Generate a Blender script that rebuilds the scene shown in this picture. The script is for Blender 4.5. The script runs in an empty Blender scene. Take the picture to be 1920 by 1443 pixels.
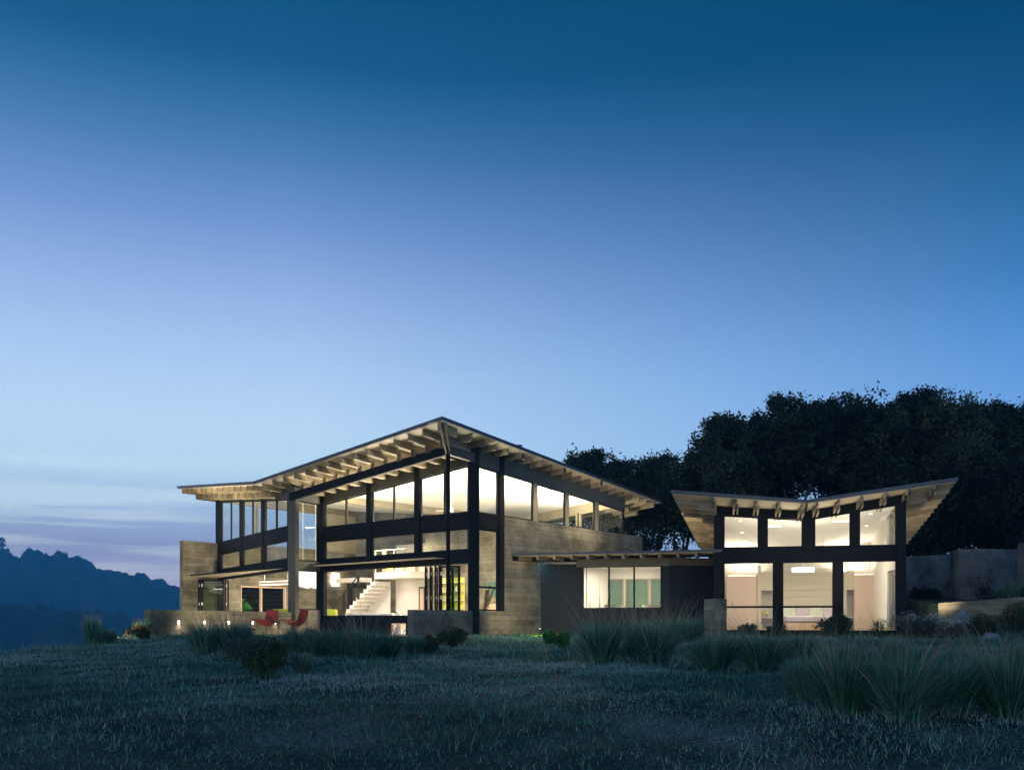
import bpy, math, random
import numpy as np
from mathutils import Vector, Matrix

# ------------------------------------------------------------------ camera, sky, exposure
# metres; z = 0 is the finished floor of the main pavilion; the camera stands on the meadow at (0, 0)
S = bpy.context.scene
F_PX, CX, HY = 1800.0, 960.0, 1170.0          # focal length, centre and horizon of the photo in its own pixels
EYE = 0.36
HAZE = 0.0007
cam_d = bpy.data.cameras.new('camera')
cam = bpy.data.objects.new('camera', cam_d)
S.collection.objects.link(cam)
cam.location = (0, 0, EYE)
cam.rotation_euler = (math.radians(90), 0, 0)
cam_d.sensor_width = 36
cam_d.lens = 36 * F_PX / 1920
cam_d.shift_y = (HY - 1443 / 2) / 1920
cam_d.clip_start = 0.1
cam_d.clip_end = 3000
S.camera = cam
S.view_settings.view_transform = 'Standard'
S.view_settings.look = 'None'
S.view_settings.exposure = 0
S.view_settings.gamma = 1
S.view_settings.use_curve_mapping = False
S.render.engine = 'CYCLES'
S.cycles.use_denoising = True
S.cycles.max_bounces = 7
S.cycles.diffuse_bounces = 4
S.cycles.transparent_max_bounces = 24
S.cycles.volume_bounces = 0
S.cycles.sample_clamp_indirect = 6


def lin(r, g, b):
    f = lambda c: (c / 255 / 12.92) if c / 255 <= 0.04045 else ((c / 255 + 0.055) / 1.055) ** 2.4
    return (f(r), f(g), f(b), 1)


class NT:
    def __init__(s, tree):
        s.t = tree
        s.n = tree.nodes
        s.l = tree.links

    def new(s, kind, **kw):
        nd = s.n.new(kind)
        for k, v in kw.items():
            setattr(nd, k, v)
        return nd

    def link(s, a, b):
        s.l.new(a, b)

    def math(s, op, a, b=None, clamp=False):
        nd = s.n.new('ShaderNodeMath')
        nd.operation = op
        nd.use_clamp = clamp
        for i, v in enumerate((a, b)):
            if v is None:
                continue
            if isinstance(v, (int, float)):
                nd.inputs[i].default_value = v
            else:
                s.l.new(v, nd.inputs[i])
        return nd.outputs[0]

    def ramp(s, fac, stops, interp='LINEAR'):
        nd = s.n.new('ShaderNodeValToRGB')
        nd.color_ramp.interpolation = interp
        el = nd.color_ramp.elements
        while len(el) > 1:
            el.remove(el[-1])
        el[0].position, el[0].color = stops[0]
        for p, c in stops[1:]:
            e = el.new(p)
            e.color = c
        s.l.new(fac, nd.inputs[0])
        return nd.outputs[0]

    def mix(s, fac, a, b, mode='MIX'):
        nd = s.n.new('ShaderNodeMix')
        nd.data_type = 'RGBA'
        nd.blend_type = mode
        for sock, v in ((nd.inputs[0], fac), (nd.inputs[6], a), (nd.inputs[7], b)):
            if isinstance(v, (int, float)):
                sock.default_value = v
            elif isinstance(v, tuple):
                sock.default_value = v
            else:
                s.l.new(v, sock)
        return nd.outputs[2]


W = bpy.data.worlds.new('World')
S.world = W
W.use_nodes = True
w = NT(W.node_tree)
w.n.clear()
out = w.new('ShaderNodeOutputWorld')
bg = w.new('ShaderNodeBackground')
bg.inputs[1].default_value = 1.95
w.link(bg.outputs[0], out.inputs[0])
tc = w.new('ShaderNodeTexCoord')
sx = w.new('ShaderNodeSeparateXYZ')
w.link(tc.outputs['Generated'], sx.inputs[0])
zz = w.math('MAXIMUM', sx.outputs[2], 0.0)
# dusk sky: the glow of the set sun lies beyond the left of the picture, night rises on the right
L_ = [(0.00, lin(252, 244, 255)), (0.05, lin(240, 242, 255)), (0.10, lin(220, 240, 255)), (0.15, lin(200, 234, 255)), (0.20, lin(190, 224, 255)), (0.25, lin(174, 210, 252)), (0.31, lin(152, 187, 244)),
      (0.375, lin(118, 157, 223)), (0.433, lin(78, 130, 194)), (0.495, lin(32, 98, 151)), (0.56, lin(6, 80, 124)), (0.75, lin(5, 72, 114)), (1.0, lin(6, 68, 110))]
R_ = [(0.00, lin(180, 216, 255)), (0.10, lin(140, 190, 248)), (0.175, lin(116, 172, 238)), (0.222, lin(98, 157, 227)), (0.267, lin(78, 141, 213)), (0.31, lin(56, 122, 193)),
      (0.375, lin(30, 100, 160)), (0.433, lin(6, 79, 129)), (0.495, lin(0, 67, 111)), (0.56, lin(0, 64, 106)), (0.75, lin(4, 66, 108)), (1.0, lin(6, 68, 110))]
cl = w.ramp(zz, L_, 'EASE')
cr = w.ramp(zz, R_, 'EASE')
for nd in w.n:
    if nd.bl_idname == 'ShaderNodeValToRGB':
        nd.color_ramp.interpolation = 'LINEAR'
side = w.math('ADD', w.math('MULTIPLY', sx.outputs[0], 1.45), 0.30, clamp=True)
sky = w.mix(side, cl, cr)
# thin streaks of cloud low in the west
mp = w.new('ShaderNodeMapping')
mp.inputs['Scale'].default_value = (2.6, 2.6, 46)
mp.inputs['Rotation'].default_value = (0, math.radians(1.2), 0)
w.link(tc.outputs['Generated'], mp.inputs[0])
nz = w.new('ShaderNodeTexNoise')
nz.inputs['Scale'].default_value = 1.3
nz.inputs['Detail'].default_value = 5
nz.inputs['Roughness'].default_value = 0.48
w.link(mp.outputs[0], nz.inputs['Vector'])
cloud = w.ramp(nz.outputs[0], [(0.40, (0, 0, 0, 1)), (0.56, (1, 1, 1, 1))], 'EASE')
band = w.ramp(zz, [(0.0, (0.75, 0.75, 0.75, 1)), (0.075, (0.95, 0.95, 0.95, 1)), (0.115, (0.75, 0.75, 0.75, 1)), (0.15, (0.16, 0.16, 0.16, 1)), (0.2, (0, 0, 0, 1))])
westm = w.math('SUBTRACT', 0.52, w.math('MULTIPLY', sx.outputs[0], 2.6), clamp=True)
cf = w.math('MULTIPLY', w.math('MULTIPLY', w.math('MULTIPLY', cloud, band), westm), 0.78)
ccol = w.ramp(zz, [(0.0, lin(218, 208, 240)), (0.045, lin(200, 196, 232)), (0.08, lin(160, 170, 218)), (0.11, lin(146, 176, 226)), (0.18, lin(160, 196, 240))])
sky = w.mix(cf, sky, ccol)
gain = w.ramp(zz, [(0.0, (1, 1, 1, 1)), (0.1, (0.9, 0.885, 0.86, 1)), (0.2, (0.77, 0.735, 0.69, 1)), (0.32, (0.67, 0.62, 0.56, 1)), (0.42, (0.57, 0.54, 0.49, 1)), (0.5, (0.35, 0.475, 0.44, 1)), (0.6, (0.34, 0.51, 0.47, 1))])
sky = w.mix(1.0, sky, gain, 'MULTIPLY')
w.link(sky, bg.inputs[0])

# ------------------------------------------------------------------ helpers
COL = S.collection
MATS = {}
rnd = random.Random(7)
nrs = np.random.RandomState(11)


def principled(name, base, rough=0.6, metal=0.0, spec=None):
    m = bpy.data.materials.new(name)
    m.use_nodes = True
    t = NT(m.node_tree)
    b = t.n['Principled BSDF']
    b.inputs['Base Color'].default_value = (*base, 1)
    b.inputs['Roughness'].default_value = rough
    b.inputs['Metallic'].default_value = metal
    if spec is not None:
        b.inputs['Specular IOR Level'].default_value = spec
    return m, t, b


def noisy(name, c0, c1, scale=4.0, rough=0.7, stretch=(1, 1, 1), bump=0.0, coord='Object', metal=0.0, detail=6, spec=None):
    m, t, b = principled(name, c0, rough, metal, spec)
    tcn = t.new('ShaderNodeTexCoord')
    mpn = t.new('ShaderNodeMapping')
    mpn.inputs['Scale'].default_value = stretch
    t.link(tcn.outputs[coord], mpn.inputs[0])
    n = t.new('ShaderNodeTexNoise')
    n.inputs['Scale'].default_value = scale
    n.inputs['Detail'].default_value = detail
    t.link(mpn.outputs[0], n.inputs['Vector'])
    c = t.ramp(n.outputs[0], [(0.3, (*c0, 1)), (0.7, (*c1, 1))])
    t.link(c, b.inputs['Base Color'])
    if bump:
        bp = t.new('ShaderNodeBump')
        bp.inputs['Strength'].default_value = bump
        bp.inputs['Distance'].default_value = 0.02
        t.link(n.outputs[0], bp.inputs['Height'])
        t.link(bp.outputs[0], b.inputs['Normal'])
    return m


def concrete(name, dark, light, vertical=False, board=0.17, tone=0.42):
    """board-formed concrete: rows of boards with their own tone, grain, pits and fins at the joints"""
    m, t, b = principled(name, light, 0.82, 0, 0.25)
    tcn = t.new('ShaderNodeTexCoord')
    mp = t.new('ShaderNodeMapping')
    if vertical:
        mp.inputs['Rotation'].default_value = (0, 0, math.radians(90))
    t.link(tcn.outputs['UV'], mp.inputs[0])
    br = t.new('ShaderNodeTexBrick')
    br.offset = 0.37
    br.offset_frequency = 3
    br.inputs['Color1'].default_value = (0.25, 0.25, 0.25, 1)
    br.inputs['Color2'].default_value = (0.95, 0.95, 0.95, 1)
    br.inputs['Mortar'].default_value = (0.12, 0.12, 0.12, 1)
    br.inputs['Scale'].default_value = 1
    br.inputs['Mortar Size'].default_value = 0.010
    br.inputs['Mortar Smooth'].default_value = 0.6
    br.inputs['Brick Width'].default_value = 4.9
    br.inputs['Row Height'].default_value = board
    t.link(mp.outputs[0], br.inputs['Vector'])
    mg = t.new('ShaderNodeMapping')
    mg.inputs['Scale'].default_value = (1.2, 14, 1)
    t.link(mp.outputs[0], mg.inputs[0])
    grain = t.new('ShaderNodeTexNoise')
    grain.inputs['Scale'].default_value = 3
    grain.inputs['Detail'].default_value = 7
    t.link(mg.outputs[0], grain.inputs['Vector'])
    big = t.new('ShaderNodeTexNoise')
    big.inputs['Scale'].default_value = 0.9
    big.inputs['Detail'].default_value = 6
    big.inputs['Roughness'].default_value = 0.65
    t.link(mp.outputs[0], big.inputs['Vector'])
    pit = t.new('ShaderNodeTexNoise')
    pit.inputs['Scale'].default_value = 11
    pit.inputs['Detail'].default_value = 3
    t.link(mp.outputs[0], pit.inputs['Vector'])
    pf = t.ramp(pit.outputs[0], [(0.26, (0.35, 0.35, 0.35, 1)), (0.36, (1, 1, 1, 1))])
    v = t.math('ADD', t.math('MULTIPLY', br.outputs[0], tone), t.math('MULTIPLY', grain.outputs[0], 0.75))
    v = t.math('ADD', v, t.math('MULTIPLY', t.math('SUBTRACT', big.outputs[0], 0.5), 1.9))
    c = t.ramp(t.math('SUBTRACT', v, 0.14, clamp=True), [(0.0, (*dark, 1)), (1.0, (*light, 1))])
    c = t.mix(0.8, c, pf, 'MULTIPLY')
    t.link(c, b.inputs['Base Color'])
    bp = t.new('ShaderNodeBump')
    bp.inputs['Strength'].default_value = 0.6
    bp.inputs['Distance'].default_value = 0.015
    h = t.math('ADD', t.math('MULTIPLY', br.outputs[1], -0.8), t.math('MULTIPLY', grain.outputs[0], 0.5))
    h = t.math('ADD', h, t.math('MULTIPLY', pf, 0.6))
    t.link(h, bp.inputs['Height'])
    t.link(bp.outputs[0], b.inputs['Normal'])
    return m


def tinted(name, cols, rough=0.6, transl=0.25, spec=0.2, var=0.18):
    """leaf and blade material: a tint stored for each blade picks the colour"""
    m, t, b = principled(name, cols[0][1], rough, 0, spec)
    a = t.new('ShaderNodeAttribute', attribute_name='tint')
    oi = t.new('ShaderNodeObjectInfo')
    f = t.math('ADD', a.outputs['Fac'], t.math('MULTIPLY', t.math('SUBTRACT', oi.outputs['Random'], 0.5), var))
    c = t.ramp(f, [(p, (*q, 1)) for p, q in cols])
    t.link(c, b.inputs['Base Color'])
    if transl:
        tr = t.new('ShaderNodeBsdfTranslucent')
        t.link(c, tr.inputs[0])
        mx = t.new('ShaderNodeMixShader')
        mx.inputs[0].default_value = transl
        t.link(b.outputs[0], mx.inputs[1])
        t.link(tr.outputs[0], mx.inputs[2])
        t.link(mx.outputs[0], t.n['Material Output'].inputs[0])
    return m


def emit(name, col, strength):
    m = bpy.data.materials.new(name)
    m.use_nodes = True
    t = NT(m.node_tree)
    t.n.clear()
    o = t.new('ShaderNodeOutputMaterial')
    e = t.new('ShaderNodeEmission')
    e.inputs[0].default_value = (*col, 1)
    e.inputs[1].default_value = strength
    t.link(e.outputs[0], o.inputs[0])
    return m


def glass(name, tint=(0.97, 0.99, 0.97), refl=1.0):
    m = bpy.data.materials.new(name)
    m.use_nodes = True
    t = NT(m.node_tree)
    t.n.clear()
    o = t.new('ShaderNodeOutputMaterial')
    tr = t.new('ShaderNodeBsdfTransparent')
    tr.inputs[0].default_value = (*tint, 1)
    gl = t.new('ShaderNodeBsdfGlossy')
    gl.inputs['Roughness'].default_value = 0.01
    lw_ = t.new('ShaderNodeLayerWeight')      # Schlick from the facing term, the same for both faces of the thin pane
    lw_.inputs[0].default_value = 0.5
    fres = t.math('ADD', t.math('MULTIPLY', t.math('POWER', lw_.outputs[1], 5.0), 0.6), 0.022)
    mx = t.new('ShaderNodeMixShader')
    t.link(t.math('MULTIPLY', fres, refl), mx.inputs[0])
    t.link(tr.outputs[0], mx.inputs[1])
    t.link(gl.outputs[0], mx.inputs[2])
    t.link(mx.outputs[0], o.inputs[0])
    return m


M = MATS
M['steel'] = noisy('dark_painted_steel', (0.009, 0.010, 0.012), (0.014, 0.015, 0.017), 3, 0.6, spec=0.12)
M['olive'] = noisy('grey_olive_fascia', (0.070, 0.068, 0.052), (0.088, 0.085, 0.066), 2, 0.6)
M['metal_roof'] = noisy('dark_metal_roof', (0.05, 0.055, 0.065), (0.07, 0.075, 0.085), 2, 0.4, metal=0.4)
M['soffit'] = noisy('painted_soffit', (0.56, 0.50, 0.39), (0.64, 0.57, 0.45), 1.5, 0.7, stretch=(1, 6, 1))
M['rafter'] = noisy('rafter_timber', (0.22, 0.18, 0.115), (0.40, 0.335, 0.225), 5, 0.65, stretch=(1, 1, 6))
_nt = NT(M['rafter'].node_tree)
_b = _nt.n['Principled BSDF']
_src = _b.inputs['Base Color'].links[0].from_socket
_oi = _nt.new('ShaderNodeObjectInfo')
_g = _nt.ramp(_oi.outputs['Random'], [(0.0, (0.55, 0.52, 0.46, 1)), (0.5, (0.85, 0.84, 0.82, 1)), (1.0, (1.15, 1.15, 1.12, 1))])
_nt.link(_nt.mix(1.0, _src, _g, 'MULTIPLY'), _b.inputs['Base Color'])
M['ceiling'] = noisy('white_ceiling', (0.78, 0.76, 0.72), (0.82, 0.80, 0.76), 1, 0.8)
M['plaster'] = noisy('warm_white_plaster', (0.70, 0.66, 0.60), (0.74, 0.70, 0.64), 0.8, 0.85)
M['concrete'] = concrete('board_formed_concrete', (0.045, 0.042, 0.030), (0.34, 0.305, 0.22))
M['concrete_v'] = concrete('vertical_board_concrete', (0.05, 0.056, 0.06), (0.28, 0.305, 0.325), vertical=True, board=.3, tone=.16)
M['tread'] = noisy('stair_block', (0.36, 0.31, 0.22), (0.44, 0.38, 0.28), 6, 0.8)
M['floor'] = noisy('polished_floor', (0.30, 0.27, 0.23), (0.36, 0.33, 0.28), 1.5, 0.35)
M['wood'] = noisy('pale_wood', (0.50, 0.33, 0.20), (0.60, 0.41, 0.26), 3, 0.5, stretch=(1, 1, 0.15))
M['pinkwood'] = noisy('veneer_panel', (0.60, 0.44, 0.33), (0.66, 0.49, 0.37), 2, 0.5, stretch=(1, 1, 0.1))
M['tanframe'] = noisy('bronze_window_timber', (0.26, 0.22, 0.14), (0.32, 0.27, 0.18), 3, 0.55)
M['beige'] = noisy('beige_panel', (0.52, 0.46, 0.32), (0.56, 0.50, 0.36), 1, 0.7, stretch=(0.3, 0.3, 6))
M['glass'] = glass('window_glass')
M['glass_dark'] = glass('green_tinted_glass', (0.62, 0.72, 0.62), 1.6)
M['glow'] = emit('lamp_glow', (1.0, 0.86, 0.68), 5)
M['glow_soft'] = emit('lamp_shade_glow', (1.0, 0.9, 0.76), 2.2)
M['glow_dot'] = emit('downlight_glow', (1.0, 0.88, 0.72), 6)
M['white'] = noisy('white_lacquer', (0.78, 0.76, 0.72), (0.8, 0.78, 0.74), 1, 0.4)
M['red'] = noisy('red_leather', (0.24, 0.020, 0.010), (0.29, 0.028, 0.013), 8, 0.55)
M['lime'] = noisy('lime_fabric', (0.42, 0.55, 0.03), (0.50, 0.62, 0.05), 6, 0.8)
M['yellow'] = noisy('yellow_fabric', (0.62, 0.58, 0.10), (0.68, 0.64, 0.14), 6, 0.8)
M['black'] = noisy('black_metal', (0.012, 0.012, 0.013), (0.018, 0.018, 0.02), 4, 0.45)
M['teal'] = noisy('teal_lacquer', (0.05, 0.13, 0.10), (0.06, 0.15, 0.12), 2, 0.4)
M['lav'] = noisy('lavender_linen', (0.42, 0.34, 0.38), (0.48, 0.40, 0.44), 6, 0.9)
M['sage'] = noisy('sage_linen', (0.45, 0.50, 0.36), (0.52, 0.56, 0.42), 6, 0.9)
M['dark_panel'] = noisy('dark_siding', (0.009, 0.011, 0.016), (0.015, 0.018, 0.024), 2, 0.6, spec=0.2, stretch=(1, 1, 0.2))
M['rock'] = noisy('boulder', (0.13, 0.14, 0.16), (0.30, 0.32, 0.35), 3, 0.9, bump=0.6)
M['bark'] = noisy('oak_bark', (0.03, 0.027, 0.022), (0.06, 0.052, 0.045), 8, 0.95, stretch=(1, 1, 0.3), bump=0.6)
M['paving'] = noisy('terrace_paving', (0.20, 0.19, 0.18), (0.27, 0.26, 0.24), 3, 0.8)


def link(o, parent=None):
    COL.objects.link(o)
    if parent is not None:
        o.parent = parent
    return o


def tag(o, label=None, cat=None, group=None, kind=None):
    if label:
        o['label'] = label
    if cat:
        o['category'] = cat
    if group:
        o['group'] = group
    if kind:
        o['kind'] = kind
    return o


def thing(name, label, cat, loc=(0, 0, 0), rz=0, group=None):
    o = bpy.data.objects.new(name, None)
    o.empty_display_size = 0.2
    o.location = loc
    o.rotation_euler = (0, 0, rz)
    link(o)
    return tag(o, label, cat, group)


class MB:
    """collects faces for ONE mesh object; UVs are metres along and up each face"""

    def __init__(s):
        s.v, s.f, s.uv = [], [], []

    def face(s, pts, uv=None):
        i = len(s.v)
        s.v += [tuple(p) for p in pts]
        s.f.append(tuple(range(i, i + len(pts))))
        if uv is None:
            a, b2 = Vector(pts[1]) - Vector(pts[0]), Vector(pts[-1]) - Vector(pts[0])
            n = a.cross(b2)
            if abs(n.z) > 0.7 * (n.length + 1e-9):
                uv = [(p[0], p[1]) for p in pts]
            else:
                h = Vector((-n.y, n.x, 0))
                h = h.normalized() if h.length > 1e-9 else Vector((1, 0, 0))
                uv = [(p[0] * h.x + p[1] * h.y, p[2]) for p in pts]
        s.uv += uv

    def hexa(s, a, b):
        """a, b: two rings of four points, joined into a closed solid"""
        s.face(a[::-1])
        s.face(b)
        for i in range(4):
            j = (i + 1) % 4
            s.face([a[i], a[j], b[j], b[i]])
        return s

    def tube(s, pts, r, n=6, close=True):
        pts = [Vector(p) for p in pts]
        rr = r if isinstance(r, (list, tuple)) else [r] * len(pts)
        rings = []
        for i, p in enumerate(pts):
            d = (pts[min(i + 1, len(pts) - 1)] - pts[max(i - 1, 0)]).normalized()
            up = Vector((0, 0, 1)) if abs(d.z) < 0.9 else Vector((1, 0, 0))
            x = d.cross(up).normalized()
            y = x.cross(d)
            rings.append([p + (x * math.cos(t) + y * math.sin(t)) * rr[i] for t in [2 * math.pi * k / n for k in range(n)]])
        for i in range(len(rings) - 1):
            for k in range(n):
                l = (k + 1) % n
                s.face([rings[i][k], rings[i][l], rings[i + 1][l], rings[i + 1][k]])
        if close:
            s.face(rings[0][::-1])
            s.face(rings[-1])
        return s

    def mesh(s, name, smooth=False):
        me = bpy.data.meshes.new(name)
        me.from_pydata([tuple(p) for p in s.v], [], s.f)
        uvl = me.uv_layers.new(name='UVMap')
        flat = [c for q in s.uv for c in q]
        uvl.data.foreach_set('uv', flat)
        if True:
            import bmesh
            bm = bmesh.new()
            bm.from_mesh(me)
            bmesh.ops.remove_doubles(bm, verts=bm.verts, dist=1e-5)
            bmesh.ops.recalc_face_normals(bm, faces=bm.faces)
            bm.to_mesh(me)
            bm.free()
        if smooth:
            for p in me.polygons:
                p.use_smooth = True
        return me


def rootloc(o):
    return Vector(o.location) if o is not None and o.type == 'EMPTY' else None


def add(name, mb, mat, parent=None, smooth=False, label=None, local=False, bevel=0.0):
    """link a mesh built in world coordinates (or local ones) as a child of parent"""
    me = mb.mesh(name, smooth) if isinstance(mb, MB) else mb
    if not me.materials:
        me.materials.append(M[mat] if isinstance(mat, str) else mat)
    o = bpy.data.objects.new(name, me)
    link(o, parent)
    if parent is not None and not local and parent.type == 'EMPTY':
        o.matrix_parent_inverse = Matrix.Translation(-Vector(parent.location))
    if bevel:
        b = o.modifiers.new('bevel', 'BEVEL')
        b.width = bevel
        b.segments = 2
        b.limit_method = 'ANGLE'
    if label:
        o['label'] = label
    return o


def prism(p0, p1, zb, zt, t0=0.0, t1=0.2, mb=None):
    """solid over the plan line p0-p1, from offset t0 to t1 to the left of it; zb and zt may differ at the two ends"""
    mb = mb or MB()
    zb = zb if isinstance(zb, tuple) else (zb, zb)
    zt = zt if isinstance(zt, tuple) else (zt, zt)
    d = Vector((p1[0] - p0[0], p1[1] - p0[1]))
    d.normalize()
    n = Vector((-d.y, d.x))
    q = lambda p, t, z: (p[0] + n.x * t, p[1] + n.y * t, z)
    a = [q(p0, t0, zb[0]), q(p0, t1, zb[0]), q(p0, t1, zt[0]), q(p0, t0, zt[0])]
    b = [q(p1, t0, zb[1]), q(p1, t1, zb[1]), q(p1, t1, zt[1]), q(p1, t0, zt[1])]
    return mb.hexa(a, b)


def slab(poly, zb, zt, mb=None):
    """closed solid over a plan polygon; zb, zt numbers or functions of (x, y)"""
    mb = mb or MB()
    fb = zb if callable(zb) else (lambda x, y: zb)
    ft = zt if callable(zt) else (lambda x, y: zt)
    top = [(x, y, ft(x, y)) for x, y in poly]
    bot = [(x, y, fb(x, y)) for x, y in poly]
    mb.face(top)
    mb.face(bot[::-1])
    n = len(poly)
    for i in range(n):
        j = (i + 1) % n
        mb.face([bot[i], bot[j], top[j], top[i]])
    return mb


def box(x0, x1, y0, y1, z0, z1, mb=None):
    return slab([(x0, y0), (x1, y0), (x1, y1), (x0, y1)], z0, z1, mb)


def obox(c, w, d, z0, z1, rz=0.0, mb=None):
    cs, sn = math.cos(rz), math.sin(rz)
    pts = [(c[0] + x * cs - y * sn, c[1] + x * sn + y * cs) for x, y in ((-w / 2, -d / 2), (w / 2, -d / 2), (w / 2, d / 2), (-w / 2, d / 2))]
    return slab(pts, z0, z1, mb)


def ray(px):
    return (px - CX) / F_PX


class Wall:
    """a vertical wall line in plan; the outside is the side of the camera"""

    def __init__(s, p0, p1):
        s.a, s.b = Vector(p0), Vector(p1)
        s.d = (s.b - s.a).normalized()
        s.L = (s.b - s.a).length
        s.n = Vector((-s.d.y, s.d.x))            # left of the line
        s.out = 1 if s.n.dot(-(s.a + s.b) / 2) > 0 else -1

    def u(s, px):                                 # distance along the wall of the sight line through photo column px
        r = ray(px)
        return (r * s.a.y - s.a.x) / (s.d.x - r * s.d.y)

    def p(s, u, t=0.0):                           # plan point, t metres outside the wall line
        q = s.a + s.d * u + s.n * (t * s.out)
        return (q.x, q.y)

    def solid(s, u0, u1, zb, zt, t0, t1, mb=None):
        """t is measured outwards"""
        if u1 < u0:
            u0, u1 = u1, u0
            zb = zb[::-1] if isinstance(zb, tuple) else zb
            zt = zt[::-1] if isinstance(zt, tuple) else zt
        return prism(s.p(u0), s.p(u1), zb, zt, t0 * s.out, t1 * s.out, mb)


def hit(p, d, a, b):
    """distance along ray p + d*s to segment a-b, or None"""
    ex, ey = b[0] - a[0], b[1] - a[1]
    det = d[0] * (-ey) + ex * d[1]
    if abs(det) < 1e-9:
        return None
    rx, ry = a[0] - p[0], a[1] - p[1]
    s_ = (rx * (-ey) + ex * ry) / det
    u_ = (d[0] * ry - d[1] * rx) / det
    return s_ if s_ > 0.02 and -0.001 <= u_ <= 1.001 else None


def ring_mesh(wl, u0, u1, zb, zt0, zt1, fw, t0, t1):
    """one closed rectangular (or raked) frame as a single connected solid"""
    mb = MB()
    zt = lambda u: zt0 + (zt1 - zt0) * (u - u0) / (u1 - u0)
    oc = [(u0, zb), (u1, zb), (u1, zt1), (u0, zt0)]
    ic = [(u0 + fw, zb + fw), (u1 - fw, zb + fw), (u1 - fw, zt(u1 - fw) - fw), (u0 + fw, zt(u0 + fw) - fw)]
    P = lambda c, t: (*wl.p(c[0], t), c[1])
    for i in range(4):
        j = (i + 1) % 4
        for t, fl in ((t1, 0), (t0, 1)):
            q = [P(oc[i], t), P(oc[j], t), P(ic[j], t), P(ic[i], t)]
            mb.face(q[::-1] if fl else q)
        mb.face([P(oc[i], t0), P(oc[j], t0), P(oc[j], t1), P(oc[i], t1)])
        mb.face([P(ic[i], t1), P(ic[j], t1), P(ic[j], t0), P(ic[i], t0)])
    return mb


def window(parent, wl, u0, u1, zb, zt0, zt1=None, fw=0.05, mull=(), rails=(), t0=-0.10, t1=-0.02, mat='steel', gl='glass', name='window', inner=True):
    """frame (part) with pane, mullion and rail as sub-parts"""
    if zt1 is None:
        zt1 = zt0
    if u1 < u0:
        u0, u1, zt0, zt1 = u1, u0, zt1, zt0
    fr = add(name, ring_mesh(wl, u0, u1, zb, zt0, zt1, fw, t0, t1), mat, parent)
    zt = lambda u: zt0 + (zt1 - zt0) * (u - u0) / (u1 - u0)
    cuts = [u0 + fw] + [c for c in sorted(mull)] + [u1 - fw]
    for c in mull:
        add('mullion', wl.solid(c - 0.03, c + 0.03, zb + fw, (zt(c - 0.03) - fw, zt(c + 0.03) - fw), t0 + 0.005, t1 - 0.005), mat, fr)
    levels = [zb + fw] + list(rails) + [None]
    for i in range(len(cuts) - 1):
        a, b = cuts[i] + (0.03 if i else 0), cuts[i + 1] - (0.03 if i < len(cuts) - 2 else 0)
        for z in rails:
            add('rail', wl.solid(a, b, z - 0.035, z + 0.035, t0 + 0.01, t1 - 0.01), mat, fr)
        for k in range(len(levels) - 1):
            z0 = levels[k] + (0.035 if k else 0)
            if levels[k + 1] is None:
                top = (zt(a) - fw, zt(b) - fw)
            else:
                top = (levels[k + 1] - 0.035,) * 2
            add('pane', wl.solid(a, b, z0, top, t0 + 0.035, t0 + 0.043), gl, fr)
    return fr


def area(name, loc, size, power, col=(1.0, 0.87, 0.68), rot=(0, 0, 0), sizey=None, spread=None):
    d = bpy.data.lights.new(name, 'AREA')
    d.energy = power
    d.color = col
    d.size = size
    if sizey:
        d.shape = 'RECTANGLE'
        d.size_y = sizey
    if spread:
        d.spread = spread
    o = bpy.data.objects.new(name, d)
    o.location = loc
    o.rotation_euler = rot
    link(o)
    return o


def spot(name, loc, power, rot=(0, 0, 0), cone=100, col=(1.0, 0.84, 0.66), r=0.04, blend=0.5):
    d = bpy.data.lights.new(name, 'SPOT')
    d.energy = power
    d.color = col
    d.spot_size = math.radians(cone)
    d.spot_blend = blend
    d.shadow_soft_size = r
    o = bpy.data.objects.new(name, d)
    o.location = loc
    o.rotation_euler = rot
    link(o)
    return o

# ------------------------------------------------------------------ ground and hills
GY = np.array([-60, -10, 0, 5, 8, 11, 15, 19, 24, 30, 33, 60, 900], float)
GZ = np.array([-5, -1.6, -1.28, -1.05, -.85, -.63, -.49, -.385, -.21, -.05, -.03, -.03, -.03], float)


def sstep(a, b, x):
    t = np.clip((x - a) / (b - a), 0, 1)
    return t * t * (3 - 2 * t)


def ground(x, y):
    x = np.asarray(x, float)
    y = np.asarray(y, float)
    z = np.interp(y, GY, GZ)
    # the knoll falls away into the valley on the left
    d = np.maximum(0, -x - 11.4 + 0.25 * np.maximum(0, y - 34)) * sstep(10, 20, y)
    back = np.maximum(0, y - 62) * sstep(30, 0, x)
    z = z - np.minimum(45, .22 * d + .02 * d * d + 0.35 * back)
    # low mound on the left of the meadow, bank on the right
    z = z + .09 * np.exp(-((x + 6.5) / 5.0) ** 2 - ((y - 21.5) / 3.0) ** 2)
    z = z + .30 * np.clip(x - 13.6, 0, 12) * sstep(28.5, 34, y) + 0.05 * np.clip(x - 20, 0, 60) * sstep(30, 60, y)
    fade = sstep(33, 29, y) * sstep(-60, -20, y)
    n = 1.7 * (.022 * np.sin(1.3 * x + .7 * y + 1.1) * np.sin(.9 * y - .4 * x) + .016 * np.sin(3.1 * x - 1.2 * y) * np.sin(2.7 * y + .8 * x)
         + .008 * np.sin(7.3 * x + 2.1 * y) * np.sin(6.1 * y - 3.3 * x))
    return z + n * fade


def spaced(a, b, fine_a, fine_b, step, grow=1.18):
    v = list(np.arange(fine_a, fine_b + step, step))
    s_ = step
    while v[-1] < b:
        s_ *= grow
        v.append(v[-1] + s_)
    s_ = step
    while v[0] > a:
        s_ *= grow
        v.insert(0, v[0] - s_)
    return np.array(v)


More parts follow.
